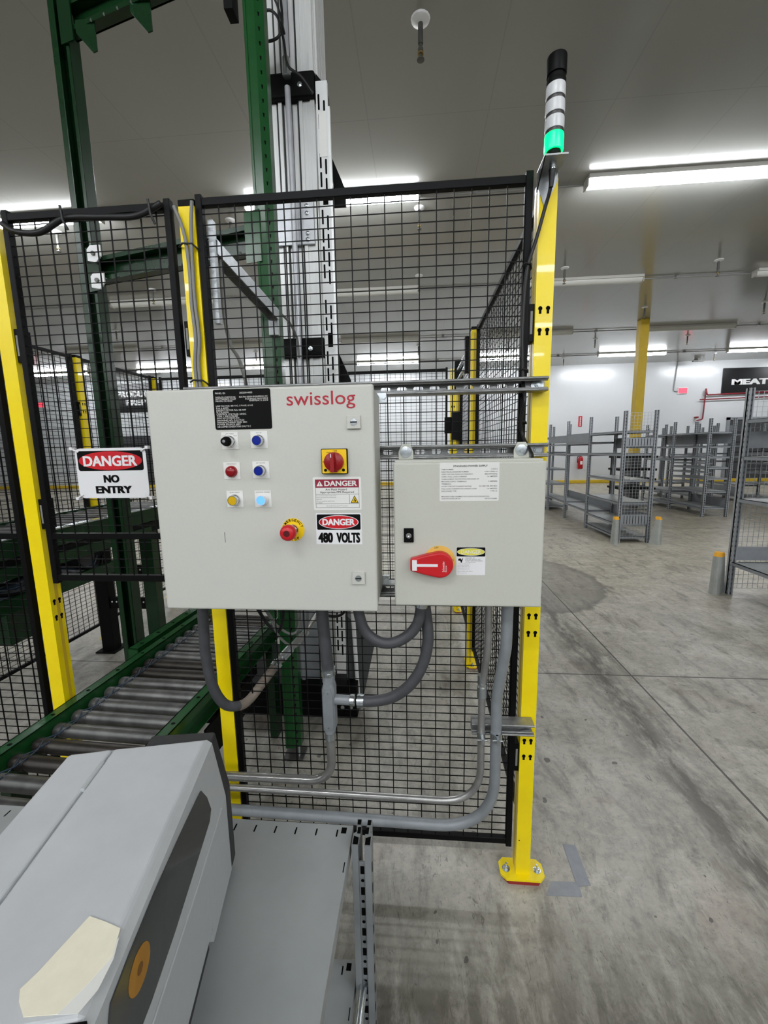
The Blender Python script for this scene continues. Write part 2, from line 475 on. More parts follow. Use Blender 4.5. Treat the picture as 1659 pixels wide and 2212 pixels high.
        ob = bpy.data.objects.new(name, me); COL.objects.link(ob)
        if parent is not None:
            ob.parent = parent; ORG[ob.name] = o if not local else V((0, 0, 0))
        else:
            ob.location = o; ORG[ob.name] = o
        if bevel > 0:
            bv = ob.modifiers.new('bevel', 'BEVEL'); bv.width = bevel; bv.segments = seg; bv.limit_method = 'ANGLE'; bv.angle_limit = math.radians(40)
        return ob

def thing(name, label, cat, loc=(0, 0, 0), rz=0.0, group=None):
    o = bpy.data.objects.new(name, None); COL.objects.link(o)
    o.location = loc; o.rotation_euler = (0, 0, rz); o.empty_display_size = 0.05
    ORG[o.name] = V(loc)
    return tag(o, label, cat, group)

def tag(o, label, cat, group=None):
    o['label'] = label; o['category'] = cat
    if group: o['group'] = group
    return o

def struct(o, label=None):
    o['kind'] = 'structure'
    if label: o['label'] = label
    return o

def dup(root, loc, rz, label, group=None):
    r = root.copy(); COL.objects.link(r); r.location = loc; r.rotation_euler = (0, 0, rz); r['label'] = label
    if group: r['group'] = group
    for ch in list(root.children):
        c = ch.copy(); COL.objects.link(c); c.parent = r
        for g in list(ch.children):
            d = g.copy(); COL.objects.link(d); d.parent = c
    return r

def smoothpath(pts, n=8):
    """Catmull-Rom through the points"""
    P = [V(p) for p in pts]; P = [P[0] * 2 - P[1]] + P + [P[-1] * 2 - P[-2]]
    out = []
    for i in range(1, len(P) - 2):
        for k in range(n):
            t = k / n; a, b, c, d = P[i - 1], P[i], P[i + 1], P[i + 2]
            out.append(0.5 * ((2 * b) + (c - a) * t + (2 * a - 5 * b + 4 * c - d) * t * t + (3 * b - a - 3 * c + d) * t ** 3))
    out.append(P[-2]); return out

def filleted(pts, r, n=8):
    P = [V(p) for p in pts]; out = [P[0]]
    for i in range(1, len(P) - 1):
        a = (P[i - 1] - P[i]); b = (P[i + 1] - P[i]); da, db = a.normalized(), b.normalized()
        ang = da.angle(db); t = min(r / math.tan(ang / 2), a.length * 0.49, b.length * 0.49)
        p0, p1 = P[i] + da * t, P[i] + db * t
        for k in range(n + 1):
            s_ = k / n; out.append(p0 * (1 - s_) ** 2 + P[i] * 2 * s_ * (1 - s_) + p1 * s_ ** 2)
    out.append(P[-1]); return out

# ------------------------------------------------------------------ the room
CZ = 4.84
XL, XR, YB, YF = -24.0, 22.0, 16.8, -21.0
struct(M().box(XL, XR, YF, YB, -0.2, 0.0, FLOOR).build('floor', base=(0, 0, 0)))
struct(M().box(XL, XR, YF, YB, CZ, CZ + 0.2, CEIL).build('ceiling', base=(0, 0, CZ)))
struct(M().box(XL - .2, XR + .2, YB, YB + .2, -.2, CZ + .2, WALLP).build('wall_back', base=(0, YB, 0)))
struct(M().box(XL - .2, XR + .2, YF - .2, YF, -.2, CZ + .2, WALLP).build('wall_front', base=(0, YF, 0)))
struct(M().box(XL - .2, XL, YF, YB, -.2, CZ + .2, WALL).build('wall_left', base=(XL, 0, 0)))
struct(M().box(XR, XR + .2, YF, YB, -.2, CZ + .2, WALL).build('wall_right', base=(XR, 0, 0)))
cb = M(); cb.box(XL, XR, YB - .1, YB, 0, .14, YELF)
struct(cb.build('baseboard_back', base=(0, YB, 0), bevel=0.02), 'yellow curb along the foot of the white back wall')

# ------------------------------------------------------------------ ceiling lights
def light_fixture(name, label, loc, lit, group):
    t = thing(name, label, 'ceiling light', loc, 0, group)
    L = 2.3
    M().box(0, L, -.095, .095, -.05, 0, FIXT).build('housing', t, True, 0.004)
    m = M(); lm = LENS if lit else LENSOFF
    n = 10; prof = [(0.066 * math.cos(PI * k / n), -.05 - 0.078 * math.sin(PI * k / n)) for k in range(n + 1)]
    vs = [(x, y, z) for x in (0.015, L - 0.015) for y, z in prof]
    fs = [(k, k + 1, n + 2 + k, n + 1 + k) for k in range(n)]
    m.add(vs, [f[::-1] for f in fs], lm, True)
    m.add(vs, [tuple(range(n + 1)), tuple(range(2 * n + 1, n, -1))], lm)
    m.build('diffuser', t, True)
    for x in (0, L):
        M().box(x - .008, x + .008, -.07, .07, -.125, -.045, FIXT).build('end_cap', t, True)
    return t

ORD = ['first', 'second', 'third', 'fourth', 'fifth', 'sixth', 'seventh', 'eighth', 'ninth', 'tenth', 'eleventh', 'twelfth']
proto = {}
def fixture_row(y, ks, lit, rowname, group):
    for i, k in enumerate(ks):
        lab = f"{'lit' if lit else 'unlit'} ceiling tube light, {ORD[i]} from left in the {rowname}"
        loc = (1.85 + 4.37 * k, y, CZ)
        if lit not in proto: proto[lit] = light_fixture('ceiling_light', lab, loc, lit, group)
        else: dup(proto[lit], loc, 0, lab, group)
fixture_row(4.55, range(-2, 2), True, 'nearest row in view', 'lit tubes of the near row')
fixture_row(7.75, range(-2, 2), False, 'second row', 'unlit tubes of the second row')
fixture_row(11.5, range(-4, 3), False, 'third row', 'unlit tubes of the third row')
fixture_row(14.75, range(-4, 4), True, 'far row by the wall', 'lit tubes of the far row')
fixture_row(-3.4, range(-3, 3), True, 'row behind the camera', 'lit tubes behind the camera')
fixture_row(-7.0, range(-3, 3), True, 'added second row behind the camera', 'lit tubes behind the camera')  # unseen row added for more light, as are the next two
fixture_row(-10.6, range(-3, 3), True, 'added third row behind the camera', 'lit tubes behind the camera')
fixture_row(-14.2, range(-3, 3), True, 'added last row behind the camera', 'lit tubes behind the camera')
for y, nm in ((4.55, 'bright near row'), (7.75, 'second, unlit row'), (11.5, 'third, unlit row'), (14.75, 'far bright row')):
    m = M(); m.cyl((-15, y + .09, CZ - .03), (15, y + .09, CZ - .03), 0.014, COND, 8)
    x = -14.0
    while x < 15:
        m.box(x - .03, x + .03, y + .06, y + .12, CZ - .055, CZ, COND); x += 1.45
    tag(m.build('ceiling_conduit', base=(0, y + .09, CZ - .044)), f'thin grey conduit run on the ceiling beside the {nm} of lights', 'conduit', 'ceiling conduits')

# sprinklers
def sprinkler(loc, label):
    t = thing('ceiling_sprinkler', label, 'sprinkler', loc, 0, 'ceiling sprinklers')
    M().lathe([(0, 0), (.075, 0), (.07, -.012), (.03, -.03), (0, -.03)], (0, 0, 0), (0, 0, 1), WHT, 16).build('escutcheon', t, True)
    M().lathe([(.02, -.02), (.02, -.17), (.014, -.17), (.014, -.2), (.022, -.2), (.022, -.22), (.008, -.225), (.008, -.27), (.03, -.272), (.03, -.278), (0, -.28)], (0, 0, 0), (0, 0, 1), SPRK, 10).build('drop_pipe', t, True)
    M().lathe([(.0, -.226), (.024, -.226), (.024, -.24), (0, -.24)], (0, 0, 0), (0, 0, 1), BRASS, 10).build('frame_arms', t, True)
    return t
sp = None
rows = [('row nearest the camera', 2.42, (-0.22,)), ('second row', 4.95, (-5.6, -2.92, -0.22)), ('third row', 7.2, (-5.6, -0.22, 2.49, 5.19)),
        ('fourth row', 9.7, (-8.3, -2.9, 2.49, 5.21, 7.9)), ('fifth row', 12.6, (-10.9, -5.6, -0.22, 2.6, 5.24, 7.95)), ('last row by the back wall', 15.4, (-5.6, -0.22, 5.24, 10.6))]
for nm, y, xs in rows:
    for i, x in enumerate(xs):
        lab = f'hanging sprinkler head, {ORD[i]} from left in the {nm}'
        if nm.startswith('row nearest'): lab = 'closest sprinkler head, with a round white collar, at the top of the picture'
        if sp is None: sp = sprinkler((x, y, CZ), lab)
        else: dup(sp, (x, y, CZ), 0, lab, 'ceiling sprinklers')

# ------------------------------------------------------------------ back wall fittings
FW = lambda: Fr((0, YB, 0), (1, 0, 0), (0, 0, 1))
fwall = FW()
m = M(); m.prism([(11.88, 3.51), (15.6, 3.51), (15.6, 4.52), (11.88, 4.52)], fwall, 0, .04, SIGNB)
m.text('MEAT PREP', fwall, 12.22, 14.9, 3.87, 4.09, WHT, .043, 0.06)
tag(m.build('wall_sign'), 'black wall sign with white capital letters above the shelving at right', 'sign')
m = M(); m.prism([(-13.95, 3.42), (-11.6, 3.42), (-11.6, 4.66), (-13.95, 4.66)], fwall, 0, .04, SIGNB)
m.text('PRODUCE', fwall, -13.75, -12.0, 4.08, 4.34, WHT, .043, 0.06)
m.text('PREP', fwall, -13.35, -12.4, 3.72, 3.98, WHT, .043, 0.06)
tag(m.build('wall_sign'), 'black wall sign with two lines of white letters, seen through the fence', 'sign')
m = M(); m.prism([(-14.3, 0), (-11.2, 0), (-11.2, 2.35), (-14.3, 2.35)], fwall, 0, .05, DOORM)
for z in (0.4, 0.8, 1.2, 1.6, 2.0): m.prism([(-14.3, z), (-11.2, z), (-11.2, z + .02), (-14.3, z + .02)], fwall, .05, .056, BLKM)
struct(m.build('door_1'), 'dark grey door below the black sign on the left')
m = M(); m.prism([(12.3, 0), (17.0, 0), (17.0, 2.5), (12.3, 2.5)], fwall, 0, .05, DOORM)
for z in (0.4, 0.8, 1.2, 1.6, 2.0): m.prism([(12.3, z), (17.0, z), (17.0, z + .02), (12.3, z + .02)], fwall, .05, .056, BLKM)
m.prism([(12.2, 0), (12.3, 0), (12.3, 2.6), (12.2, 2.6)], fwall, 0, .08, RACKD); m.prism([(12.2, 2.5), (17, 2.5), (17, 2.6), (12.2, 2.6)], fwall, 0, .08, RACKD)
struct(m.build('door_2'), 'dark grey roller door behind the shelving at right')
def exit_sign(x, z, label, conduit):
    t = thing('exit_sign', label, 'exit sign', (x, YB, z), 0, 'wall exit signs')
    f = Fr((0, 0, 0), (1, 0, 0), (0, 0, 1))
    M().prism([(-.17, -.12), (.2, -.12), (.2, .12), (-.17, .12)], f, .0, .06, WHT).build('housing', t, True, .008)
    mm = M(); mm.prism([(-.15, -.1), (.18, -.1), (.18, .1), (-.15, .1)], f, .061, .066, EXIT); mm.build('lit_face', t, True)
    if conduit:
        mm = M(); mm.tube(filleted([(-.25, -.03, CZ - z), (-.33, -.03, -.02), (-.15, -.03, -.02)], .08), .018, COND, 8); mm.build('conduit', t, True)
exit_sign(10.38, 3.70, 'small lit red exit sign on the white wall left of the black wall sign', True)
exit_sign(-17.45, 3.85, 'small lit red exit sign seen through the fence at far left', False)
def extinguisher(x, y, label):
    t = thing('fire_extinguisher', label, 'fire extinguisher', (x, y, 0.62), 0, 'fire extinguishers')
    M().lathe([(0, 0), (.09, 0), (.1, .03), (.1, .42), (.07, .49), (.03, .52), (0, .52)], (0, -.13, 0), (0, 0, 1), EXT, 16).build('cylinder', t, True)
    mm = M(); mm.box(-.02, .02, -.15, -.11, .51, .58, BLKM); mm.bar((-.02, -.13, .58), (.12, -.13, .6), .02, .03, BLKM); mm.bar((-.02, -.13, .55), (.12, -.13, .55), .02, .02, BLKM)
    mm.build('valve_handle', t, True)
    mm = M(); mm.tube(smoothpath([(-.03, -.14, .55), (-.14, -.16, .48), (-.13, -.17, .25)]), .014, BLKM, 8); mm.build('hose', t, True)
    mm = M(); mm.prism([(-.045, .18), (.045, .18), (.045, .32), (-.045, .32)], Fr((0, -.231, 0), (1, 0, 0), (0, 0, 1)), 0, .002, PAPER); mm.build('paper_label', t, True)
    mm = M(); mm.box(-.03, .03, -.04, 0, .1, .45, GALV); mm.build('wall_bracket', t, True)
extinguisher(6.53, YB, 'red fire extinguisher hung on the white wall behind the shelving')
m = M(); m.prism([(6.41, 2.36), (6.55, 2.36), (6.55, 2.79), (6.41, 2.79)], fwall, 0, .02, RED)
for k in range(9): m.prism([(6.455, 2.40 + k * .04), (6.505, 2.40 + k * .04), (6.505, 2.425 + k * .04), (6.455, 2.425 + k * .04)], fwall, .02, .023, WHT)
tag(m.build('extinguisher_sign'), 'narrow red and white vertical sign above the fire extinguisher', 'sign')
t = thing('wall_piping', 'dark red pipes with a drop and elbow on the white wall below the sign', 'pipe', (11.2, YB, 2.5))
def wp(pts, nm, r=.028):
    mm = M(); mm.tube(filleted(pts, .07), r, PIPE, 8); mm.build(nm, t)
wp([(15.5, YB - .1, 3.6), (11.3, YB - .1, 3.5), (11.25, YB - .1, 3.75)], 'upper_pipe')
wp([(15.5, YB - .1, 3.4), (11.05, YB - .1, 3.32)], 'lower_pipe', .022)
wp([(11.25, YB - .1, 3.75), (11.22, YB - .1, 2.55), (11.0, YB - .1, 2.5)], 'drop_pipe', .026)
M().box(10.95, 11.05, YB - .13, YB, 2.6, 2.66, PIPE).build('wall_bracket', t)
m = M(); m.cyl((10.5, YB - .6, CZ - .02), (10.5, YB - .6, CZ - .1), .1, SPRK, 12); m.box(10.35, 10.75, YB - .66, YB - .54, CZ - .13, CZ - .09, SPRK)
tag(m.build('ceiling_camera'), 'small dark device on the ceiling above the exit sign', 'camera')

# building column
t = thing('support_column', 'tall yellow steel building column rising to the ceiling behind the shelving', 'column', (5.72, 10.75, 0))
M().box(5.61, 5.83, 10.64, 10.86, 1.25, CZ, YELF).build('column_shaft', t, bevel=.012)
M().box(5.57, 5.87, 10.60, 10.90, 0, 1.25, DOORM).build('grey_column_guard', t, bevel=.012)['label'] = 'dark grey sleeve around the column foot'

# ------------------------------------------------------------------ shelving racks
def rect_grid(m, fr, u0, u1, v0, v1, pu, pv, r, mt):
    n = max(1, round((u1 - u0) / pu)); k = max(1, round((v1 - v0) / pv))
    for i in range(n + 1):
        u = u0 + (u1 - u0) * i / n; m.bar(fr.p(u, v0), fr.p(u, v1), r * 2, r * 2, mt)
    for j in range(k + 1):
        v = v0 + (v1 - v0) * j / k; m.bar(fr.p(u0, v), fr.p(u1, v), r * 2, r * 2, mt)

def rack(label, x0, x1, ys, levels, group, mesh_end='near', plates=(), hh=2.075, aprons=(), slotted=True):
    t = thing('shelving_rack', label, 'shelving', ((x0 + x1) / 2, (ys[0] + ys[-1]) / 2, 0), 0, group)
    for y in ys:
        for x, sgn in ((x0, 1), (x1, -1)):
            mm = M(); a, b = sorted((x, x + sgn * .045))
            mm.box(a, b, y - .008, y + .008, 0, hh, RACKP); a2, b2 = sorted((x, x + sgn * .012)); mm.box(a2, b2, y - .03, y + .03, 0, hh, RACKP)
            a3, b3 = sorted((x + sgn * .033, x + sgn * .045)); mm.box(a3, b3, y - .03, y + .03, 0, hh, RACKP)
            mm.build('upright', t)
    for bi in range(len(ys) - 1):
        for z in levels[bi % len(levels)]:
            mm = M(); y0, y1 = ys[bi] + .012, ys[bi + 1] - .012
            mm.box(x0 + .004, x1 - .004, y0, y1, z - .004, z, SHELF)
            for xx in (x0 + .004, x1 - .019): mm.box(xx, xx + .015, y0, y1, z - .036, z, RACKD)
            for yy in (y0, y1 - .015): mm.box(x0 + .004, x1 - .004, yy, yy + .015, z - .036, z, RACKD)
            mm.build('shelf', t)
        for (pb, side, z0, z1) in plates:
            if pb == bi:
                xx = x0 if side == 'l' else x1 - .012
                M().box(xx, xx + .012, ys[bi] + .03, ys[bi + 1] - .03, z0, z1, RACKD).build('side_plate', t)
    ye = ys[0] if mesh_end == 'near' else ys[-1]
    if mesh_end:
        mm = M(); f = Fr((x0, ye, 0), (1, 0, 0), (0, 0, 1))
        rect_grid(mm, f, .05, x1 - x0 - .05, .06, hh - .03, .05, .05, .0016, GALV); mm.build('end_mesh', t)
    for z0, z1 in aprons:
        mm = M(); f = Fr((x0, ye - .014, 0), (1, 0, 0), (0, 0, 1))
        mm.box(x0 + .05, x1 - .05, ye - .012, ye, z0, z1, RACK)
        k = 9 if slotted else 1
        for i in range(1, k):
            xx = x0 + .05 + (x1 - x0 - .1) * i / k; mm.box(xx - .004, xx + .004, ye - .0135, ye - .012, z0 + .01, z1 - .01, BLKM)
        mm.build('end_apron', t)
    return t
L1 = [[1.775, 1.42, 1.01, .65, .30, .1], [1.79, 1.62, 1.40, .34], [1.78, 1.60, 1.38, .36]]
rack('grey shelving rack with wire mesh end panel, left row standing alone in the aisle', 2.92, 3.42, [5.46, 6.74, 7.9, 9.1, 10.3], L1, 'grey shelving racks', 'near',
     [(0, 'r', 1.5, 1.68), (1, 'l', 1.62, 1.76), (2, 'l', 1.62, 1.76), (1, 'r', .34, .5), (2, 'r', .36, .5), (0, 'r', .3, .46)], aprons=[(1.53, 1.66), (.3, .45)])
L2 = [[1.775, 1.42, 1.0, .345]]
rack('grey shelving rack nearest the right picture edge, cut off by the frame', 2.94, 3.44, [1.0, 2.04, 3.08], L2, 'grey shelving racks', 'far',
     [], aprons=[(1.5, 1.66), (.36, .5)], slotted=False)
L3 = [[1.80, 1.5, 1.28, 1.06, .83, .55, .2], [1.80, 1.5, 1.2, .45, .15]]
rack('grey shelving rack in the middle of the right side, right of the yellow column', 5.80, 6.32, [7.95, 9.15, 10.35], L3, 'grey shelving racks', None,
     [(0, 'r', 1.55, 1.76), (0, 'r', .2, .38), (1, 'r', 1.55, 1.76)])
rack('grey shelving rack farthest right, in front of the dark roller door', 8.3, 8.8, [9.2, 10.4, 11.6, 12.8], L3, 'grey shelving racks', None, [(0, 'l', 1.5, 1.7), (1, 'l', .2, .4)])
rack('grey shelving rack behind the middle one, close to the white back wall', 7.0, 7.5, [10.2, 11.4, 12.6], L3, 'grey shelving racks', None, [(0, 'l', 1.5, 1.7)])

def guard(x, y, rz, label):
    t = thing('post_guard', label, 'post guard', (x, y, 0), rz, 'galvanised post guards')
    mm = M(); f = Fr((0, 0, 0), (1, 0, 0), (0, 1, 0))
    n = 10; poly = [(.05 * math.cos(PI + PI * k / n), -.015 + .05 * math.sin(PI + PI * k / n)) for k in range(n + 1)] + [(.05, .10), (-.05, .10)]
    top = [(.043 * math.cos(PI + PI * k / n), -.015 + .043 * math.sin(PI + PI * k / n)) for k in range(n + 1)] + [(.043, .03), (-.043, .03)]
    mm.prism(poly, f, 0, .40, GUARD, top); mm.build('guard_body', t, True)
    mm = M(); mm.prism(top, f, .40, .44, ORNG, [(a * .8, b * .8 + .012) for a, b in top]); mm.build('orange_cap', t, True)['label'] = 'orange plastic top'
    return t
guard(2.855, 5.36, -.25, 'galvanised post guard with orange top at the left foot of the mesh rack end')
guard(3.475, 5.34, .95, 'galvanised post guard with orange top at the right foot of the mesh rack end')
guard(2.84, 3.09, -0.9, 'galvanised post guard with orange top at the rack cut off by the frame')
guard(2.78, 10.5, 0.0, 'small distant post guard at the far end of the left shelving row')

# black trays piled on the far cart behind the mesh rack
t = thing('tray_cart', 'dark cart of stacked black trays seen through the mesh rack end', 'cart', (5.0, 9.3, 0))
for z in (.5, .72, .95, 1.25): M().box(4.55, 5.35, 8.9, 9.6, z, z + .05, BLKM).build('tray', t)
for x in (4.6, 5.3):
    for y in (8.95, 9.55): M().box(x - .015, x + .015, y - .015, y + .015, 0.1, 1.3, DOORM).build('cart_post', t)
M().box(4.55, 5.35, 8.9, 9.6, .1, .16, DOORM).build('cart_base', t)
for x in (4.62, 5.28):
    for y in (8.97, 9.53): M().cyl((x - .015, y, .05), (x + .015, y, .05), .05, BLKM).build('caster', t)

# ------------------------------------------------------------------ safety fence
def keyhole(m, fr, u, v, h=.0006):
    m.prism(ell(u, v + .004, .0062, .0062, 14), fr, 0, h, HOLE)
    m.prism([(u - .0036, v - .011), (u + .0036, v - .011), (u + .0036, v), (u - .0036, v)], fr, 0, h * .9, HOLE)

def fence_post(x, y, rz, label, ztop=2.29, cap=True, keys=(.49, .55, .94, 1.0, 1.88, 1.94), brackets=(), plate=True, flank=()):
    t = thing('fence_post', label, 'fence post', (x, y, 0), rz, 'yellow fence posts')
    m = M(); m.box(-.025, .025, -.025, .025, .012, ztop, YEL)
    for sx in (-1, 1):          # pressed groove in each flank
        m.box(sx * .0252 - .0004, sx * .0252 + .0004, -.004, .010, .03, ztop - .02, YELF)
    f = Fr((0, -.0252, 0), (1, 0, 0), (0, 0, 1))
    for z in keys:
        for u in (-.011, .011): keyhole(m, f, u, z)
    for z in (.16, ztop - .05): m.prism(ell(-.016, z, .0025, .0025, 8), f, 0, .0006, HOLE)
    ff = Fr((.0256, 0, 0), (0, 1, 0), (0, 0, 1))
    for z in flank:
        for u in (-.011, .011): keyhole(m, ff, u, z)
    m.build('post_shaft', t, True, .0025)
    if cap: M().box(-.026, .026, -.026, .026, ztop - .002, ztop + .018, BLKM).build('end_cap', t, True, .003)
    if plate:
        g = Fr((0, 0, 0), (1, 0, 0), (0, 1, 0)); c = .018
        poly = [(-.078, -.045 + c), (-.078 + c, -.045), (.078 - c, -.045), (.078, -.045 + c), (.078, .035 - c), (.078 - c, .035), (-.078 + c, .035), (-.078, .035 - c)]
        M().prism(poly, g, .012, .02, YEL).build('base_plate', t, True)
        M().prism([(a * .86, b * .92 - .004) for a, b in poly], g, 0, .012, SHIM).build('shim', t, True)['label'] = 'red packing shim under the base plate'
        for u in (-.055, .055):
            mm = M(); mm.cyl((u, -.008, .02), (u, -.008, .023), .014, ZINC); mm.cyl((u, -.008, .023), (u, -.008, .032), .009, ZINC, 6); mm.cyl((u, -.008, .03), (u, -.008, .044), .004, ZINC, 8)
            mm.build('anchor_bolt', t, True)
    for (side, z) in brackets:
        mm = M(); x0, x1 = (.0255, .0415) if side > 0 else (-.0415, -.0255)
        mm.box(x0, x1, -.018, .026, z - .05, z + .055, BLK)
        cx = (x0 + x1) / 2 ; mm.box(cx - .0035, cx + .0035, -.0195, -.018, z - .03, z + .035, CABLE)
        mm.build('panel_bracket', t, True, .002)
    return t

def fence_panel(x, y, rz, w, z0, z1, label, rails=(), r0=None, first=None, group='black wire fence panels', capv=True):
    """local x along the panel"""
    t = thing('wire_fence', label, 'fence panel', (x, y, 0), rz, group)
    e = .01 if capv else 0
    m = M()
    m.box(0, .02, -.01, .012, z0 - e, z1 + e, BLK); m.box(w - .02, w, -.01, .012, z0 - e, z1 + e, BLK)
    m.box(.02, w - .02, -.009, .011, z1 - .022, z1, BLK); m.box(.02, w - .02, -.009, .011, z0, z0 + .022, BLK)
    for z in rails: m.box(.02, w - .02, -.009, .011, z - .01, z + .01, BLK)
    m.build('panel_frame', t, True, .0015, 1)
    m = M()
    n = int((w - .06) / .05); f0 = first if first is not None else (w - n * .05) / 2
    k = 0
    while f0 + .05 * k < w - .018:
        xx = f0 + .05 * k; m.box(xx - .0016, xx + .0016, -.0048, -.0016, z0 + .006, z1 - .006, BLK); k += 1
    z = r0 if r0 is not None else z1 - .04
    while z > z0 + .02:
        m.box(.006, w - .006, -.0016, .0010, z - .0012, z + .0012, BLK); z -= .03
    m.build('wire_mesh', t, True)
    return t
PY = .015
fence_post(.112, PY, 0, 'yellow fence post at the right corner, carrying the signal tower', 2.285, False, brackets=((-1, .48), (-1, 1.905)))
fence_post(-.948, PY, 0, 'yellow fence post behind the large control cabinet, two grey cables down its face', 2.28, True, brackets=((-1, 1.9),), keys=())
fence_post(-1.597, PY, 0, 'yellow fence post at the left, next to the roller conveyor', 2.26, False, brackets=((1, 1.90), (1, 1.34)), keys=(), flank=(.96, 1.02))
# turn-side keyholes seen on the flank of the left post
m = M(); f = Fr((-1.5718, PY, 0), (0, 1, 0), (0, 0, 1))
fence_panel(-.92, 0, 0, .99, .14, 2.3, 'black wire mesh fence panel behind the two grey cabinets', r0=2.258, first=.07)
fence_panel(-1.553, 0, 0, .553, 1.104, 2.295, 'short raised wire mesh panel over the conveyor, carrying the danger sign', rails=(1.265,), r0=2.262, first=.055)
fence_panel(-2.83, 0, 0, 1.185, .14, 2.3, 'wire mesh fence panel left of the left yellow post, cut off by the frame', rails=(1.265,))
R90 = PI / 2
fence_post(.112, 1.50, R90, 'yellow fence post in the middle of the right side run', 2.29, True)
fence_post(.112, 2.52, R90, 'narrow yellow fence post by the gate switch at the back right', 2.29, False)
fence_post(.08, 2.79, 0, 'yellow fence post at the back right corner of the enclosure', 2.29, False)
fence_panel(.128, .06, R90, 1.40, .14, 2.3, 'wire mesh panel running back from the right corner post')
fence_panel(.128, 1.535, R90, .95, .14, 2.3, 'wire mesh gate panel between the two rear posts on the right side')
fence_panel(-1.42, 2.8, 0, 1.45, .14, 2.3, 'wire mesh panel at the back right, behind the lift')
fence_panel(-2.86, 2.8, 0, 1.37, .14, 2.3, 'wire mesh panel at the back left, behind the lift frame')
fence_post(-1.455, 2.8, 0, 'yellow fence post at the back, hidden behind the lift mast', 2.29, True)
fence_post(-2.9, 2.76, 0, 'yellow fence post at the back left corner, under the black wall sign', 2.29, True)
fence_post(-2.9, 1.81, R90, 'yellow fence post half way along the left side run', 2.29, True, brackets=((-1, 1.9),))
fence_panel(-2.9, .06, R90, 1.71, .14, 2.3, 'wire mesh panel on the left side run, nearer the camera')
fence_panel(-2.9, 1.85, R90, .87, .14, 2.3, 'wire mesh panel on the left side run, farther back')
# gate switch on rear right side
t = thing('gate_switch', 'black interlock switch box on the rear right gate post', 'gate switch', (.08, 2.44, 1.62))
M().box(.04, .12, 2.40, 2.48, 1.62, 1.86, BLK).build('switch_body', t, bevel=.004)
M().box(-.02, .04, 2.42, 2.46, 1.68, 1.82, BLKM).build('actuator', t, bevel=.004)
t = thing('door_hardware', 'black sliding gate runner with silver rods at the top of the rear gate', 'gate runner', (.09, 1.9, 2.1))
for z in (2.12, 2.2): M().cyl((.085, 1.62, z), (.085, 2.4, z), .012, ZINC, 10).build('rod', t)
for y in (1.62, 2.4): M().box(.06, .125, y - .03, y + .03, 2.05, 2.28, BLK).build('bracket', t, bevel=.003)
m = M(); m.prism([(1.7, 1.28), (1.95, 1.28), (1.95, 1.6), (1.7, 1.6)], Fr((.118, 0, 0), (0, -1, 0), (0, 0, 1)), 0, .004, DOORM) if False else None
fx = Fr((.112, 0, 0), (0, -1, 0), (0, 0, 1))
m = M(); m.prism([(-2.05, 1.2), (-1.8, 1.2), (-1.8, 1.6), (-2.05, 1.6)], fx, 0, .004, SIGNB); m.prism([(-2.03, 1.5), (-1.82, 1.5), (-1.82, 1.58), (-2.03, 1.58)], fx, .004, .005, YELL)
tag(m.build('gate_notice'), 'dark notice plate hung on the rear right gate mesh', 'sign')

# rolled black cable along the top of the short panel
m = M(); m.tube(smoothpath([(-1.545, -.015, 2.262), (-1.50, -.02, 2.235), (-1.42, -.02, 2.228), (-1.33, -.02, 2.262), (-1.2, -.02, 2.258), (-1.1, -.02, 2.256), (-1.02, -.02, 2.285)]), .009, CBLK, 10)
for x in (-1.33, -1.05): m.tube([(x, -.036, 2.29), (x + .004, -.036, 2.25), (x + .012, -.03, 2.225)], .004, CBLK, 6)
tag(m.build('black_cable'), 'thick black cable tied along the top rail of the raised panel', 'cable')

# danger no entry sign with four ties
t = thing('danger_sign', 'white danger sign with red oval, hung on the fence at left', 'sign', (-1.28, -.016, 1.4))
f = Fr((0, -.014, 0), (1, 0, 0), (0, 0, 1))
m = M(); S = (-1.402, -1.152, 1.399, 1.566)
m.prism(rrect(*S, .02), f, 0, .002, WHT)
m.prism(rrect(-1.394, -1.163, 1.491, 1.557, .008), f, .002, .0025, INK)
m.prism(ell(-1.278, 1.524, .112, .031), f, .0025, .003, RED)
m.text('DANGER', f, -1.374, -1.184, 1.506, 1.541, WHT, .0034, .035)
m.text('NO', f, -1.309, -1.253, 1.451, 1.477, INK, .0026, .06)
m.text('ENTRY', f, -1.341, -1.212, 1.415, 1.440, INK, .0026, .06)
m.build('sign_plate', t)
for x, z, dx, dz in ((S[0] + .014, S[3] - .012, -.022, .012), (S[1] - .014, S[3] - .012, .022, .012), (S[0] + .014, S[2] + .012, -.02, -.012), (S[1] - .014, S[2] + .012, .02, -.012)):
    mm = M(); mm.tube([(x, -.016, z), (x + dx * .5, -.021, z + dz * .5), (x + dx, -.012, z + dz)], .003, WHT, 8); mm.box(x + dx - .005, x + dx + .005, -.022, -.008, z + dz - .005, z + dz + .005, WHT)
    mm.build('zip_tie', t)

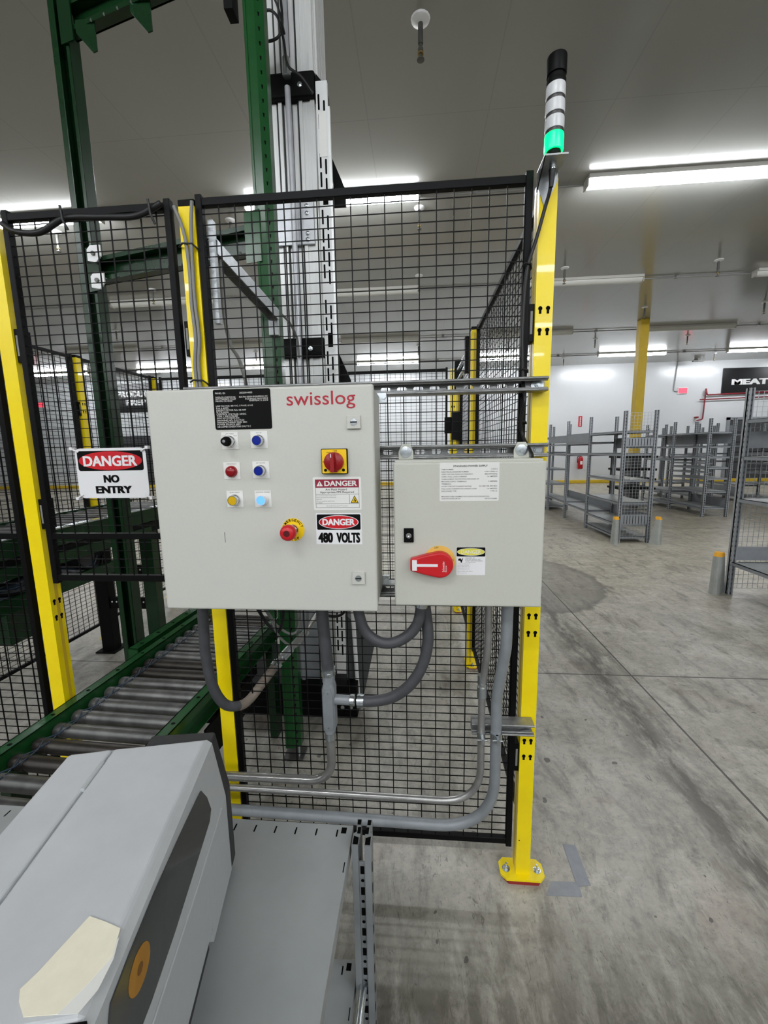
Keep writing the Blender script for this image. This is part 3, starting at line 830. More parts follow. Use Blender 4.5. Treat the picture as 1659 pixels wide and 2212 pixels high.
# ------------------------------------------------------------------ struts across the posts
def cell_ring(m, fr, u0, u1, v0, v1, hu, hv, ru, rv, mt):
    """rectangular cell with a rounded slot in it"""
    angs = sorted(set([2 * PI * k / 24 for k in range(24)] + [math.atan2(b - hv, a - hu) % (2 * PI) for a in (u0, u1) for b in (v0, v1)]))
    ins, outs = [], []
    for a in angs:
        c, s_ = math.cos(a), math.sin(a)
        t1 = min([((u1 - hu) / c if c > 1e-9 else 1e9), ((u0 - hu) / c if c < -1e-9 else 1e9), ((v1 - hv) / s_ if s_ > 1e-9 else 1e9), ((v0 - hv) / s_ if s_ < -1e-9 else 1e9)])
        outs.append((hu + c * t1, hv + s_ * t1))
        e = 4.0; rr = (abs(c / ru) ** e + abs(s_ / rv) ** e) ** (-1 / e)
        ins.append((hu + c * rr, hv + s_ * rr))
    n = len(angs)
    vs = [fr.p(a, b) for a, b in ins] + [fr.p(a, b) for a, b in outs]
    m.add(vs, [(i, n + i, n + (i + 1) % n, (i + 1) % n) for i in range(n)], mt)
    vs2 = [fr.p(a, b) for a, b in ins] + [fr.p(a, b, -.0024) for a, b in ins]
    m.add(vs2, [(i, (i + 1) % n, n + (i + 1) % n, n + i) for i in range(n)], mt)

def strut(label, x0, x1, zc, slots=True, washers=()):
    t = thing('strut_channel', label, 'strut channel', ((x0 + x1) / 2, -.03, zc - .0205), 0, 'horizontal strut channels')
    h = .0205; yb, yf = -.0125, -.0535
    m = M(); f = Fr((0, yb - .0025, 0), (1, 0, 0), (0, 0, 1))
    n = max(1, round((x1 - x0) / .0508)); cw = (x1 - x0) / n
    for i in range(n):
        u = x0 + i * cw
        if slots: cell_ring(m, f, u, u + cw, zc - h, zc + h, u + cw / 2, zc, .0145, .0072, STRUT)
        else: m.add([f.p(u, zc - h), f.p(u + cw, zc - h), f.p(u + cw, zc + h), f.p(u, zc + h)], [(0, 1, 2, 3)], STRUT)
    for s_ in (-1, 1):
        a, b = sorted((zc + s_ * h, zc + s_ * (h - .0025))); m.box(x0, x1, yf, yb, a, b, STRUT)
        m.cyl((x0, yf, zc + s_ * (h - .004)), (x1, yf, zc + s_ * (h - .004)), .004, STRUT, 10)
        m.cyl((x0, yf + .006, zc + s_ * (h - .009)), (x1, yf + .006, zc + s_ * (h - .009)), .0028, STRUT, 8)
    m.build('channel', t)
    for x in washers:
        mm = M(); ff = Fr((0, yb - .0055, 0), (1, 0, 0), (0, 0, 1))
        mm.prism(rrect(x - .018, x + .018, zc - .013, zc + .013, .011), ff, 0, .003, ZINC); mm.prism(ell(x, zc, .0075, .0075, 6), ff, .003, .009, ZINC); mm.cyl((x, yb - .0145, zc), (x, yb - .02, zc), .004, ZINC, 8)
        mm.build('bolt_washer', t)
    return t
strut('uppermost slotted strut channel between the large cabinet and the right post', -.98, .12, 1.726, washers=(.098,))
strut('slotted strut channel just above the small grey enclosure', -.98, .127, 1.536, washers=(.1,))
strut('strut channel behind the lower edge of the two cabinets', -.98, .127, 1.10)
strut('short strut channel clamping the two conduits to the right post', -.082, .12, .622, False, (.1,))

# ------------------------------------------------------------------ large control cabinet
X0, X1, Z0, Z1, YD = -.9715, -.3675, 1.107, 1.709, -.256
t = thing('control_cabinet', 'large light grey control cabinet with pushbuttons, danger labels and red lettering', 'control cabinet', (-.67, -.055, Z0))
M().box(X0 + .006, X1 - .004, -.232, -.055, Z0 + .004, Z1 - .004, CAB).build('enclosure_body', t, bevel=.004)
DO = M().box(X0, X1, YD, -.236, Z0, Z1, CAB).build('door', t, bevel=.006, seg=3)
fd = Fr((0, YD, 0), (1, 0, 0), (0, 0, 1))
for (x, z) in ((X1 - .01, Z1 - .01), (X1 - .01, Z0 + .03)):
    mm = M(); mm.box(x - .005, x + .028, -.062, -.054, z - .016, z + .012, ZINC); mm.cyl((x + .02, -.062, z), (x + .02, -.068, z), .007, ZINC, 6); mm.build('mounting_lug', t)
mm = M(); mm.text('swisslog', fd, -.592, -.414, 1.6495, 1.6945, LOGO, .0006, .004); mm.build('red_lettering', t)['label'] = 'red lowercase lettering at the top right of the door'
mm = M(); mm.prism([(-.7845, 1.329), (-.783, 1.329), (-.7825, 1.301), (-.7838, 1.301)], fd, 0, .0003, INKG); mm.build('pen_mark', t)
# black nameplate
mm = M(); mm.prism(rrect(-.786, -.6335, 1.6035, 1.7055, .005), fd, 0, .0012, INK)
def lines(m, fr, rows, mt, h, bold=.0):
    for s_, u0, u1, v, sz, al in rows: m.text(s_, fr, u0, u1, v, v + sz, mt, h, bold, True, al)
lines(mm, fd, [('PANEL ID:', -.78, -.70, 1.694, .0042, 'l'), ('20220044805', -.715, -.66, 1.694, .0042, 'l'),
  ('SWISSLOG LOGISTICS INC.', -.78, -.725, 1.6835, .0042, 'l'), ('6037 COMMERCE COURT', -.78, -.725, 1.6785, .0042, 'l'), ('MASON, OH 45040', -.78, -.725, 1.6735, .0042, 'l'),
  ('ELECTRO DESIGN ENGINEERING, INC.', -.716, -.640, 1.6835, .0042, 'r'), ('8128 EAGLE PALM DRIVE', -.70, -.640, 1.6785, .0042, 'r'), ('RIVERVIEW, FL 33578', -.70, -.640, 1.6735, .0042, 'r'),
  ('LINE VOLTAGE: 480 VAC, 3 PHASE, 60 HZ', -.78, -.68, 1.6615, .0042, 'l'), ('FLA: 6 AMPS', -.78, -.7, 1.6562, .0042, 'l'), ('LARGEST MOTOR FLA: 4.8 AMP', -.78, -.7, 1.6510, .0042, 'l'), ('SCCR: 65KA', -.78, -.7, 1.6458, .0042, 'l'),
  ('CONTROL VOLTAGE: 24VDC', -.78, -.7, 1.6406, .0042, 'l'), ('TYPE: 1 ENCLOSURE', -.78, -.7, 1.6354, .0042, 'l'), ('SERIAL NO: 022100JH02-0018', -.78, -.7, 1.6302, .0042, 'l'),
  ('DRAWING NO: P-01172-01', -.78, -.7, 1.6250, .0042, 'l'), ('MANUFACTURING YEAR: 2021', -.78, -.7, 1.6198, .0042, 'l'), ('POWER SOURCE: 480Y', -.78, -.7, 1.6146, .0042, 'l'), ('USE COPPER CONDUCTORS ONLY 75 C', -.78, -.69, 1.6090, .0042, 'l')], PAPER, .0015)
mm.build('nameplate', t)
# pushbuttons: plate > bezel, cap
def button(cx, cz, txt, kind):
    m = M(); m.prism([(cx - .0225, cz - .0215), (cx + .0225, cz - .0215), (cx + .0225, cz + .0225), (cx - .0225, cz + .0225)], fd, 0, .0016, PAPER)
    m.text(txt, fd, cx - .02, cx + .02, cz + .0165, cz + .0195, INKG, .0019, 0, True)
    if kind == 'key':
        m.text('AUTO', fd, cx - .021, cx - .009, cz + .0115, cz + .0142, INKG, .0019, 0, True); m.text('MAN', fd, cx + .009, cx + .021, cz + .0115, cz + .0142, INKG, .0019, 0, True)
    p = m.build('push_button' if kind not in ('pilot', 'key') else ('pilot_light' if kind == 'pilot' else 'key_switch'), t)
    c = (cx, YD, cz - .002); ax = (0, -1, 0)
    def sub(nm, mmm): mmm.build(nm, p)
    if kind == 'pilot': sub('lens', M().lathe([(0.0152, .0016), (.0152, .006), (.014, .012), (.010, .0155), (.005, .017), (0, .0172)], c, ax, PILOT, 24)); return
    sub('bezel', M().lathe([(.0155, .0016), (.0155, .006), (.0145, .008), (.0135, .009), (.0135, .018), (.0128, .0205), (.0118, .0205), (.0118, .0165)], c, ax, CHROME if kind != 'lit' else WHT, 24))
    if kind == 'key':
        m2 = M(); m2.lathe([(.0125, .009), (.0125, .026), (.011, .028), (0, .028)], c, ax, BLKM, 20); m2.lathe([(.0095, .028), (.0095, .036), (.008, .038), (0, .038)], c, ax, BLKM, 16); m2.lathe([(.004, .0382), (0, .0384)], c, ax, CHROME, 10)
        sub('key_barrel', m2)
    else:
        sub('cap', M().lathe([(.0117, .0165), (.0117, .019), (.0112, .0196), (0, .0198)], c, ax, {'blue': BLUE, 'amber': AMBER, 'lit': BLUELIT}[kind], 24))
button(-.749, 1.5745, 'LIFT MODE', 'key'); button(-.670, 1.5755, 'LIFT UP', 'blue')
button(-.7495, 1.496, 'DRIVE FAULT', 'pilot'); button(-.670, 1.4975, 'LIFT DOWN', 'blue')
button(-.7465, 1.42, 'ALARM RESET', 'amber'); button(-.669, 1.42, 'CONTROL POWER', 'lit')
# locks
for cx, cz in ((-.419, 1.615), (-.4175, 1.204)):
    m = M(); m.prism(rrect(cx - .0175, cx + .0175, cz - .0165, cz + .0165, .001), fd, 0, .007, CAB); p = m.build('quarter_turn_lock', t, bevel=.0015)
    M().lathe([(.0085, .007), (.0085, .0085), (0, .0087)], (cx, YD, cz), (0, -1, 0), ZINC, 18).build('lock_insert', p)
    M().box(cx - .0085, cx + .0085, YD - .0095, YD - .0086, cz - .0014, cz + .0014, INK).build('lock_slot', p)
# rotary disconnect
cx, cz = -.4715, 1.517
m = M(); m.prism(rrect(cx - .034, cx + .034, cz - .0325, cz + .0325, .003), fd, 0, .009, INK); m.prism(rrect(cx - .032, cx + .032, cz - .0305, cz + .0305, .002), fd, .009, .0105, YELL)
m.text('I ON', fd, cx - .002, cx + .008, cz + .0245, cz + .0285, INK, .0108, .02); m.text('TRIP', fd, cx - .02, cx - .011, cz + .021, cz + .0238, INK, .0108, .01); m.text('O', fd, cx - .0305, cx - .0265, cz - .003, cz + .001, INK, .0108, .02)
for du in (-.0235, .0235): m.prism(ell(cx + du, cz - .0225, .004, .004, 14), fd, .0105, .0108, INK)
p = m.build('disconnect_switch', t)
m = M(); m.lathe([(.025, .0105), (.0245, .022), (.022, .024), (0, .0242)], (cx, YD, cz - .001), (0, -1, 0), KNOBR, 28)
m.prism([(cx - .009, cz + .023), (cx + .006, cz + .023), (cx + .010, cz - .0275), (cx - .010, cz - .0275)], fd, .022, .036, KNOBR, [(cx - .005, cz + .021), (cx + .003, cz + .021), (cx + .004, cz - .026), (cx - .006, cz - .026)])
m.prism([(cx - .0045, cz + .0195), (cx - .0025, cz + .0195), (cx - .0025, cz + .010), (cx - .0045, cz + .010)], fd, .036, .0363, WHT)
m.build('knob', p)
# arc flash label
m = M(); L = (-.5325, -.4045, 1.389, 1.4765)
m.prism(rrect(*L, .004), fd, 0, .0005, PAPER)
m.prism(rrect(L[0] + .006, L[1] - .006, 1.4485, 1.470, .0008), fd, .0005, .0008, INK); m.prism(rrect(L[0] + .0066, L[1] - .0066, 1.449, 1.4694, .0008), fd, .0008, .001, REDD)
m.text('DANGER', fd, -.502, -.4155, 1.4525, 1.4665, PAPER, .0013, .03)
m.prism([(-.523, 1.4525), (-.506, 1.4525), (-.5145, 1.4665)], fd, .001, .0013, PAPER); m.text('!', fd, -.5155, -.5135, 1.4545, 1.462, REDD, .0016, .03)
m.text('Arc Flash Hazard', fd, -.4995, -.4425, 1.441, 1.4462, INK, .0008, .008); m.text('Appropriate PPE Required', fd, -.5145, -.4245, 1.4325, 1.439, INK, .0008, .008)
for (u0, u1, v) in ((L[0] + .006, L[1] - .006, 1.4305), (L[0] + .006, L[1] - .006, 1.405), (L[0] + .006, L[1] - .006, 1.395)): m.prism([(u0, v), (u1, v), (u1, v + .0007), (u0, v + .0007)], fd, .0005, .0008, INK)
for u in (L[0] + .006, L[1] - .0067): m.prism([(u, 1.395), (u + .0007, 1.395), (u + .0007, 1.449), (u, 1.449)], fd, .0005, .0008, INK)
m.prism([(-.4365, 1.405), (-.4358, 1.405), (-.4358, 1.4305), (-.4365, 1.4305)], fd, .0005, .0008, INK)
m.prism([(-.4335, 1.4075), (-.4125, 1.4075), (-.423, 1.4275)], fd, .0005, .0008, INK); m.prism([(-.431, 1.409), (-.415, 1.409), (-.423, 1.4242)], fd, .0008, .001, YELL)
m.prism([(-.4255, 1.411), (-.424, 1.411), (-.4225, 1.4195), (-.424, 1.4195)], fd, .001, .0012, INK); m.prism([(-.4225, 1.411), (-.4185, 1.411), (-.422, 1.4205)], fd, .001, .0012, INK)
lines(m, fd, [('Do not operate controls or open covers', -.5245, -.4385, 1.4255, .0028, 'l'), ('without appropriate personal protection', -.5245, -.4385, 1.4208, .0028, 'l'), ('equipment.', -.5245, -.4385, 1.4165, .0028, 'l'), ('Failure to comply may result in injury', -.5245, -.4385, 1.4115, .0028, 'l'), ('or death!', -.5245, -.4385, 1.4072, .0028, 'l'), ('Refer to NFPA 70E for minimum PPE requirements', -.515, -.424, 1.3985, .0024, 'c')], INK, .0008)
m.build('arc_flash_label', t)
# 480 volts label
m = M(); m.prism([(-.5295, 1.2965), (-.4055, 1.2965), (-.4065, 1.3805), (-.528, 1.3805)], fd, 0, .0005, WHT)
m.prism(rrect(-.526, -.409, 1.336, 1.3775, .003), fd, .0005, .0008, INK)
m.prism(ell(-.4675, 1.3565, .0535, .0185), fd, .0008, .001, WHT); m.prism(ell(-.4675, 1.3565, .0515, .0170), fd, .001, .0012, RED)
m.text('DANGER', fd, -.511, -.424, 1.348, 1.3655, WHT, .0015, .045)
m.text('480', fd, -.524, -.484, 1.3005, 1.3285, INK, .0008, .06); m.text('VOLTS', fd, -.4745, -.411, 1.3005, 1.3285, INK, .0008, .06)
m.build('voltage_label', t)
# emergency stop
cx, cz = -.5915, 1.3365
m = M(); m.prism(ell(cx, cz, .031, .031, 36), fd, 0, .0018, YELL)
m.arc_text('EMERGENCY', fd, cx, cz, .0262, 158, 22, .0072, INK, .0021, .03); m.arc_text('STOP', fd, cx, cz, .0262, 245, 300, .0072, INK, .0021, .03, True)
p = m.build('emergency_stop', t)
M().lathe([(.0155, .0018), (.0155, .009), (.0125, .0095), (.0125, .034), (.011, .036)], (cx, YD, cz), (0, -1, 0), CHROME, 24).build('collar', p)
M().lathe([(.011, .034), (.0185, .036), (.021, .040), (.021, .047), (.0195, .053), (.015, .057), (.0085, .0585), (0, .0585)], (cx, YD, cz), (0, -1, 0), KNOB, 28).build('mushroom_head', p)
M().lathe([(.0085, .0587), (.008, .0592), (0, .0594)], (cx, YD, cz), (0, -1, 0), KNOBD, 16).build('head_centre', p)

# ------------------------------------------------------------------ small power supply enclosure
x0, x1, z0, z1, yd = -.3235, .0795, 1.107, 1.5155, -.2065
t = thing('power_supply_box', 'small light grey electrical enclosure with red rotary handle beside the large cabinet', 'electrical enclosure', (-.122, -.055, z0))
M().box(x0 + .003, x1 - .003, -.186, -.055, z0 + .003, z1 - .001, CAB2).build('enclosure_body', t, bevel=.003)
M().box(x0, x1, yd, -.19, z0, z1 - .007, CAB2).build('door', t, bevel=.005, seg=3)
fs_ = Fr((0, yd, 0), (1, 0, 0), (0, 0, 1))
for x in (-.293, .049):
    m = M(); ff = Fr((0, -.0545, 0), (1, 0, 0), (0, 0, 1)); m.prism([(x - .022, 1.5), (x + .022, 1.5), (x + .022, 1.538), (x + .012, 1.56), (x - .012, 1.56), (x - .022, 1.538)], ff, 0, .003, CAB2); p = m.build('mounting_foot', t)
    m = M(); m.lathe([(.018, .003), (.017, .005), (.009, .0058), (0, .006)], (x, -.0545, 1.5365), (0, -1, 0), ZINC, 24); m.prism(ell(x, 1.5365, .006, .006, 6), ff, .005, .010, ZINC); m.build('washer_bolt', p)
m = M(); m.prism(rrect(-.199, -.0425, 1.4045, 1.5075, .003), fs_, 0, .0004, PAPER)
m.text('STANDARD POWER SUPPLY', fs_, -.163, -.073, 1.4955, 1.5005, INK, .0007, .02)
rowsL = [('ITEM NUMBER', '1153513'), ('ELECTRICAL DIAGRAM NUMBER', '113511120Rev A'), ('SUPPLY VOLTAGE, PHASE AND FREQUENCY', '480V/3PH/60HZ'), ('SUPPLY FULL LOAD CURRENT', '1.4 AMPERES'), ('OVERCURRENT PROTECTION PROVIDED AT', ''), ('MACHINE SUPPLY TERMINALS', '4 AMPERES'), ('TERMINALS', ''), ('SHORT-CIRCUIT CURRENT RATING', '5KA RMS SYM, 480V MAX'), ('FULL LOAD CURRENT OF LARGEST LOAD', '1.4 AMPERES'), ('ENCLOSURE TYPE', 'TYPE 12')]
for i, (a, b) in enumerate(rowsL):
    v = 1.4875 - i * .00645; lines(m, fs_, [(a, -.194, -.095, v, .0034, 'l')] + ([(b, -.12, -.0475, v, .0034, 'r')] if b else []), INKG, .0007, .01)
lines(m, fs_, [('MANUFACTURED ASSEMBLY FOR CONVEYOR CORPORATION', -.194, -.068, 1.415, .0034, 'l'), ('NORTON SHORES, MI USA', -.194, -.13, 1.409, .0034, 'l'), ('NITW E164480', -.1, -.0475, 1.409, .0034, 'r')], INKG, .0007, .01)
m.build('rating_label', t)
m = M(); m.prism(rrect(-.2965, -.2695, 1.2915, 1.3305, .0015), fs_, 0, .006, INK); p = m.build('door_latch', t, bevel=.0012)
M().lathe([(.0075, .006), (.0075, .0078), (.003, .0082), (0, .0068)], (-.283, yd, 1.3105), (0, -1, 0), CHROME, 16).build('latch_screw', p)
m = M(); m.prism(rrect(-.1525, -.0745, 1.1985, 1.277, .0025), fs_, 0, .0004, WHT); m.prism(rrect(-.1522, -.0748, 1.251, 1.2767, .0025), fs_, .0004, .0006, INK)
m.prism(ell(-.1135, 1.264, .0375, .0105), fs_, .0006, .0008, WHT); m.prism(ell(-.1135, 1.264, .0362, .0094), fs_, .0008, .001, mat('label_yellow', (226, 218, 72), .5))
m.text('DANGER', fs_, -.1405, -.0865, 1.259, 1.269, PAPER, .0013, .01)
lines(m, fs_, [('HAZARD OF', -.128, -.078, 1.2455, .003, 'l'), ('ELECTRIC SHOCK, ARC', -.128, -.078, 1.2415, .003, 'l'), ('FLASH OR EXPLOSION', -.128, -.078, 1.2375, .003, 'l'), ('turn off all power before', -.128, -.08, 1.233, .0024, 'l'), ('working on or inside equipment', -.15, -.08, 1.2285, .0024, 'l'), ('use a properly rated voltage', -.15, -.08, 1.2245, .0024, 'l'), ('device to confirm power is off', -.15, -.08, 1.2205, .0024, 'l'), ('replace all devices and covers', -.15, -.08, 1.2145, .0024, 'l'), ('failure to follow will result in', -.15, -.08, 1.2085, .0024, 'l'), ('death or serious injury', -.15, -.08, 1.203, .0024, 'l')], INKG, .0007)
m.prism([(-.1505, 1.2485), (-.146, 1.244), (-.143, 1.2465), (-.139, 1.242), (-.1345, 1.2475), (-.136, 1.241), (-.1385, 1.233), (-.1405, 1.2335), (-.142, 1.2385), (-.1455, 1.239), (-.1495, 1.2405), (-.147, 1.2435)], fs_, .0004, .0006, INK)
m.build('danger_label', t)
# rotary handle
cx, cz = -.199, 1.2335
m = M(); m.prism(ell(cx, cz + .005, .043, .043, 40), fs_, 0, .004, HANDY); m.text('OFF', fs_, cx - .015, cx - .003, cz + .0405, cz + .0455, INK, .0043); m.text('ON', fs_, cx + .03, cx + .038, cz + .006, cz + .011, INK, .0043)
p = m.build('rotary_handle', t)
poly = []
for k in range(19):
    a = math.radians(-100 + 200 * k / 18); poly.append((cx + .036 * math.cos(a), cz + .036 * math.sin(a)))
poly += [(cx - .045, cz + .0265), (cx - .072, cz + .0185), (cx - .080, cz + .0175), (cx - .080, cz - .0175), (cx - .072, cz - .0185), (cx - .045, cz - .0265)]
cen = (cx - .015, cz)
m = M(); m.prism(poly, fs_, .004, .030, KNOB); p2 = m.build('grip', p, bevel=.005, seg=3)
m = M(); m.prism([(cx - .075, cz - .0145), (cx - .062, cz - .0145), (cx - .062, cz + .0145), (cx - .075, cz + .0145)], fs_, .030, .0306, WHT); m.prism([(cx - .062, cz - .0035), (cx - .006, cz - .0035), (cx - .006, cz + .0035), (cx - .062, cz + .0035)], fs_, .030, .0306, WHT)
m.build('white_pointer', p)
m = M(); fr2 = Fr(fs_.p(cx + .012, cz - .018), (0, 0, 1), (-1, 0, 0)); m.text('Schneider', fr2, 0, .030, 0, .006, WHT, .0305, .0); m.text('Electric', fr2, 0, .018, -.006, -.0015, WHT, .0305); m.build('white_lettering', p)

# ------------------------------------------------------------------ flexible hoses and conduits
def gland(m, a, d, r, mt=ZINC):
    a, d = V(a), V(d).normalized(); m.cyl(a, a + d * .012, r * 1.35, mt, 6); m.cyl(a + d * .012, a + d * .022, r * 1.2, mt, 16)
def hose(label, pts, r, mt=HOSE, ends=True, n=8, mt2=None, split=None):
    path = smoothpath(pts, n)
    t = thing('flexible_conduit', label, 'flexible conduit', pts[0], 0, 'grey flexible conduits')
    if split:
        k = int(len(path) * split); M().tube(path[:k + 1], r, mt, 14).build('hose', t); M().tube(path[k:], r, mt2, 14).build('dusty_hose', t)
    else: M().tube(path, r, mt, 14).build('hose', t)
    if ends:
        m = M(); gland(m, path[0], path[1] - path[0], r); m.build('gland', t)
        m = M(); gland(m, path[-1], path[-2] - path[-1], r); m.build('gland', t)
    return t
hose('grey flexible hose looping under the large cabinet and back through the fence', [(-.925, -.15, 1.105), (-.933, -.14, 1.0), (-.943, -.125, .90), (-.936, -.11, .78), (-.912, -.09, .705), (-.88, -.055, .676), (-.860, -.012, .672), (-.832, .05, .702), (-.798, .12, .742)], .0165, HOSE, True, 8, HOSED, .62)
hose('grey flexible hose dropping straight from the large cabinet to the conduit fitting', [(-.556, -.12, 1.105), (-.555, -.12, 1.02), (-.55, -.115, .92), (-.547, -.105, .835)], .019)
hose('grey flexible hose from the side of the conduit fitting up to the small enclosure', [(-.455, -.105, .742), (-.40, -.108, .746), (-.34, -.112, .765), (-.285, -.118, .812), (-.246, -.12, .88), (-.229, -.12, .96), (-.234, -.12, 1.04), (-.244, -.12, 1.105)], .0175)
hose('grey flexible hose hanging in a short loop between the two cabinets', [(-.44, -.15, 1.105), (-.435, -.148, 1.05), (-.418, -.146, 1.0), (-.378, -.145, .967), (-.33, -.145, .966), (-.285, -.145, .993), (-.258, -.146, 1.035), (-.247, -.15, 1.105)], .0165)
t = thing('rigid_conduit', 'dusty steel conduit slanting up behind the fence from the looped hose', 'conduit', (-.798, .12, .742), 0, 'steel conduits by the fence')
M().tube(filleted([(-.798, .12, .742), (-.736, .3, .786), (-.682, .34, .867), (-.67, .35, 1.12)], .05), .0135, EMT, 12).build('pipe', t)
M().tube([(-.79, .14, .748), (-.772, .195, .760)], .0185, ZINC, 12).build('coupling', t); M().tube([(-.742, .283, .782), (-.735, .302, .787)], .0175, ZINC, 12).build('coupling', t)
t = thing('conduit_fitting', 'cast grey conduit tee fitting with screwed cover in front of the fence', 'conduit fitting', (-.55, -.095, .61))
m = M(); f = Fr((-.5495, -.118, .72), (1, 0, 0), (0, 0, 1))
m.prism([(-.021, -.075), (-.012, -.1), (.012, -.1), (.021, -.075), (.021, .062), (.012, .095), (-.012, .095), (-.021, .062)], f, -.045, 0, PVC); m.build('fitting_body', t, bevel=.008, seg=3)
m = M(); m.prism([(-.0165, -.058), (-.008, -.077), (.008, -.077), (.0165, -.058), (.0165, .045), (.008, .064), (-.008, .064), (-.0165, .045)], f, 0, .004, PVC); p = m.build('cover_plate', t, bevel=.0015)
for v in (-.066, .054): M().lathe([(.003, .004), (.003, .0055), (0, .006)], f.p(0, v), f.n, ZINC, 10).build('cover_screw', p)
M().tube([(-.548, -.1, .83), (-.549, -.1, .805)], .0205, PVC, 16).build('top_hub', t)
m = M(); m.tube([(-.53, -.1, .742), (-.48, -.102, .742)], .016, PVC, 16); m.build('side_hub', t)
m = M(); m.tube([(-.48, -.102, .742), (-.466, -.102, .742)], .019, ZINC, 8); m.build('hub_nut', t)
M().tube([(-.551, -.098, .625), (-.551, -.098, .600)], .0185, ZINC, 16).build('lower_coupling', t)
def conduit(label, pts, r, mt, rad, coup=()):
    t = thing('rigid_conduit', label, 'conduit', pts[0], 0, 'steel conduits by the fence')
    M().tube(filleted(pts, rad, 12), r, mt, 16).build('pipe', t)
    for a, b, rr in coup: M().tube([a, b], rr, ZINC, 16).build('coupling', t)
    return t
conduit('topmost steel conduit, bending up to the tee fitting', [(-1.02, -.095, .437), (-.55, -.095, .437), (-.551, -.097, .612)], .0145, EMT, .12)
conduit('thin shiny steel conduit with a coupling, rising to the small enclosure', [(-1.02, -.085, .385), (-.056, -.082, .372), (-.056, -.08, .79), (-.045, -.105, .93), (-.047, -.12, 1.106)], .0115, EMT, .13, [((-.056, -.08, .79), (-.056, -.08, .755), .0155), ((-.056, -.08, .83), (-.056, -.08, .80), .0145)])
conduit('thicker grey conduit sweeping along the foot of the fence panel', [(-1.02, -.085, .297), (-.008, -.08, .272), (-.008, -.075, .75), (.007, -.12, .95), (.007, -.125, 1.106)], .0175, PVC, .19)
for x, r, lab in ((-.056, .0135, 'thin'), (-.008, .0195, 'thick')):
    m = M(); m.tube([(x, -.08, .612), (x, -.08, .632)], r, ZINC, 16); m.box(x - .004, x + .004, -.118, -.09, .612, .632, ZINC); m.cyl((x - .016, -.108, .622), (x + .016, -.108, .622), .003, ZINC, 8)
    tag(m.build('pipe_clamp'), f'zinc strut clamp holding the {lab}er conduit to the short strut', 'pipe clamp', 'conduit clamps')

# cables
def cable(label, pts, r, mt, ties=(), name='cable', cat='cable', group=None, n=8):
    path = smoothpath(pts, n)
    m = M(); m.tube(path, r, mt, 10)
    return tag(m.build(name, base=path[-1] if path[-1].z < path[0].z else path[0]), label, cat, group)
cable('left grey cable running down the face of the middle yellow post', [(-.975, -.03, 2.27), (-.955, -.022, 2.20), (-.948, -.02, 2.10), (-.950, -.02, 2.0), (-.946, -.02, 1.90), (-.955, -.02, 1.82), (-.955, -.02, 1.74), (-.96, -.03, 1.70)], .0055, CABLE, group='cables on the middle post')
cable('right grey cable running down the face of the middle yellow post', [(-.918, -.03, 2.28), (-.930, -.024, 2.21), (-.937, -.02, 2.10), (-.938, -.02, 2.0), (-.934, -.02, 1.90), (-.943, -.02, 1.82), (-.943, -.02, 1.74), (-.948, -.03, 1.70)], .0055, CABLE, group='cables on the middle post')
for z, lab in ((2.165, 'upper'), (1.768, 'lower')):
    m = M(); m.tube([(-.978, -.014, z), (-.96, -.027, z + .004), (-.93, -.026, z + .002), (-.918, -.013, z - .01), (-.917, .0, z - .02)], .0028, CBLK, 8)
    tag(m.build('cable_tie'), f'{lab} black cable tie around the two grey cables and the middle post', 'cable tie', 'black cable ties')
cable('black cable from the signal tower down the right fence frame to the small enclosure', [(.104, -.05, 2.285), (.106, -.045, 2.24), (.098, -.03, 2.2), (.078, -.022, 2.12), (.06, -.02, 2.06), (.052, -.02, 1.98), (.05, -.02, 1.85), (.055, -.024, 1.74), (.053, -.06, 1.68), (.05, -.03, 1.62), (.06, -.02, 1.58), (.072, -.075, 1.53), (.07, -.1, 1.515)], .005, CBLK)
for z in (2.06, 1.77, 1.62):
    m = M(); m.tube([(.045, -.012, z), (.052, -.029, z + .002), (.066, -.026, z), (.072, -.008, z - .004)], .0025, CBLK, 8); tag(m.build('cable_tie'), f"black cable tie on the right fence frame, {'topmost' if z > 2 else 'just above the upper strut' if z > 1.7 else 'between the two upper struts'}", 'cable tie', 'black cable ties')
cable('grey cable hanging behind the fence from the slotted brace to the middle post', [(-.885, .06, 2.2), (-.885, .06, 2.0), (-.875, .07, 1.9), (-.86, .10, 1.85), (-.84, .12, 1.72), (-.82, .14, 1.5)], .006, CABLE)
LP = [('outer grey', [(-.80, -.1, 1.106), (-.79, .03, .98), (-.765, .06, .88), (-.72, .08, .83), (-.68, .08, .86), (-.655, .06, .95), (-.65, 0.03, 1.106)], CABLE, .0045),
      ('inner grey', [(-.81, -.1, 1.106), (-.80, .03, 1.0), (-.77, .06, .92), (-.72, .08, .88), (-.69, .08, .93), (-.68, 0.03, 1.106)], CABLE, .0045),
      ('left black', [(-.84, -.08, 1.106), (-.84, .02, 1.03), (-.80, .05, .93), (-.765, .06, .90), (-.74, .05, .97), (-.735, .03, 1.106)], CBLK, .006),
      ('small black', [(-.83, -.05, 1.106), (-.80, .02, 1.05), (-.76, .04, 1.03), (-.72, .03, 1.05), (-.71, .02, 1.106)], CBLK, .007),
      ('right black', [(-.62, -.03, 1.106), (-.61, .03, 1.0), (-.575, .05, .965), (-.53, .05, .97), (-.50, .03, 1.02), (-.48, .03, 1.106)], CBLK, .005)]
for nm, pts, mt, r in LP: cable(f'{nm} cable loop hanging below the large cabinet behind the fence mesh', pts, r, mt, group='loose cable loops')

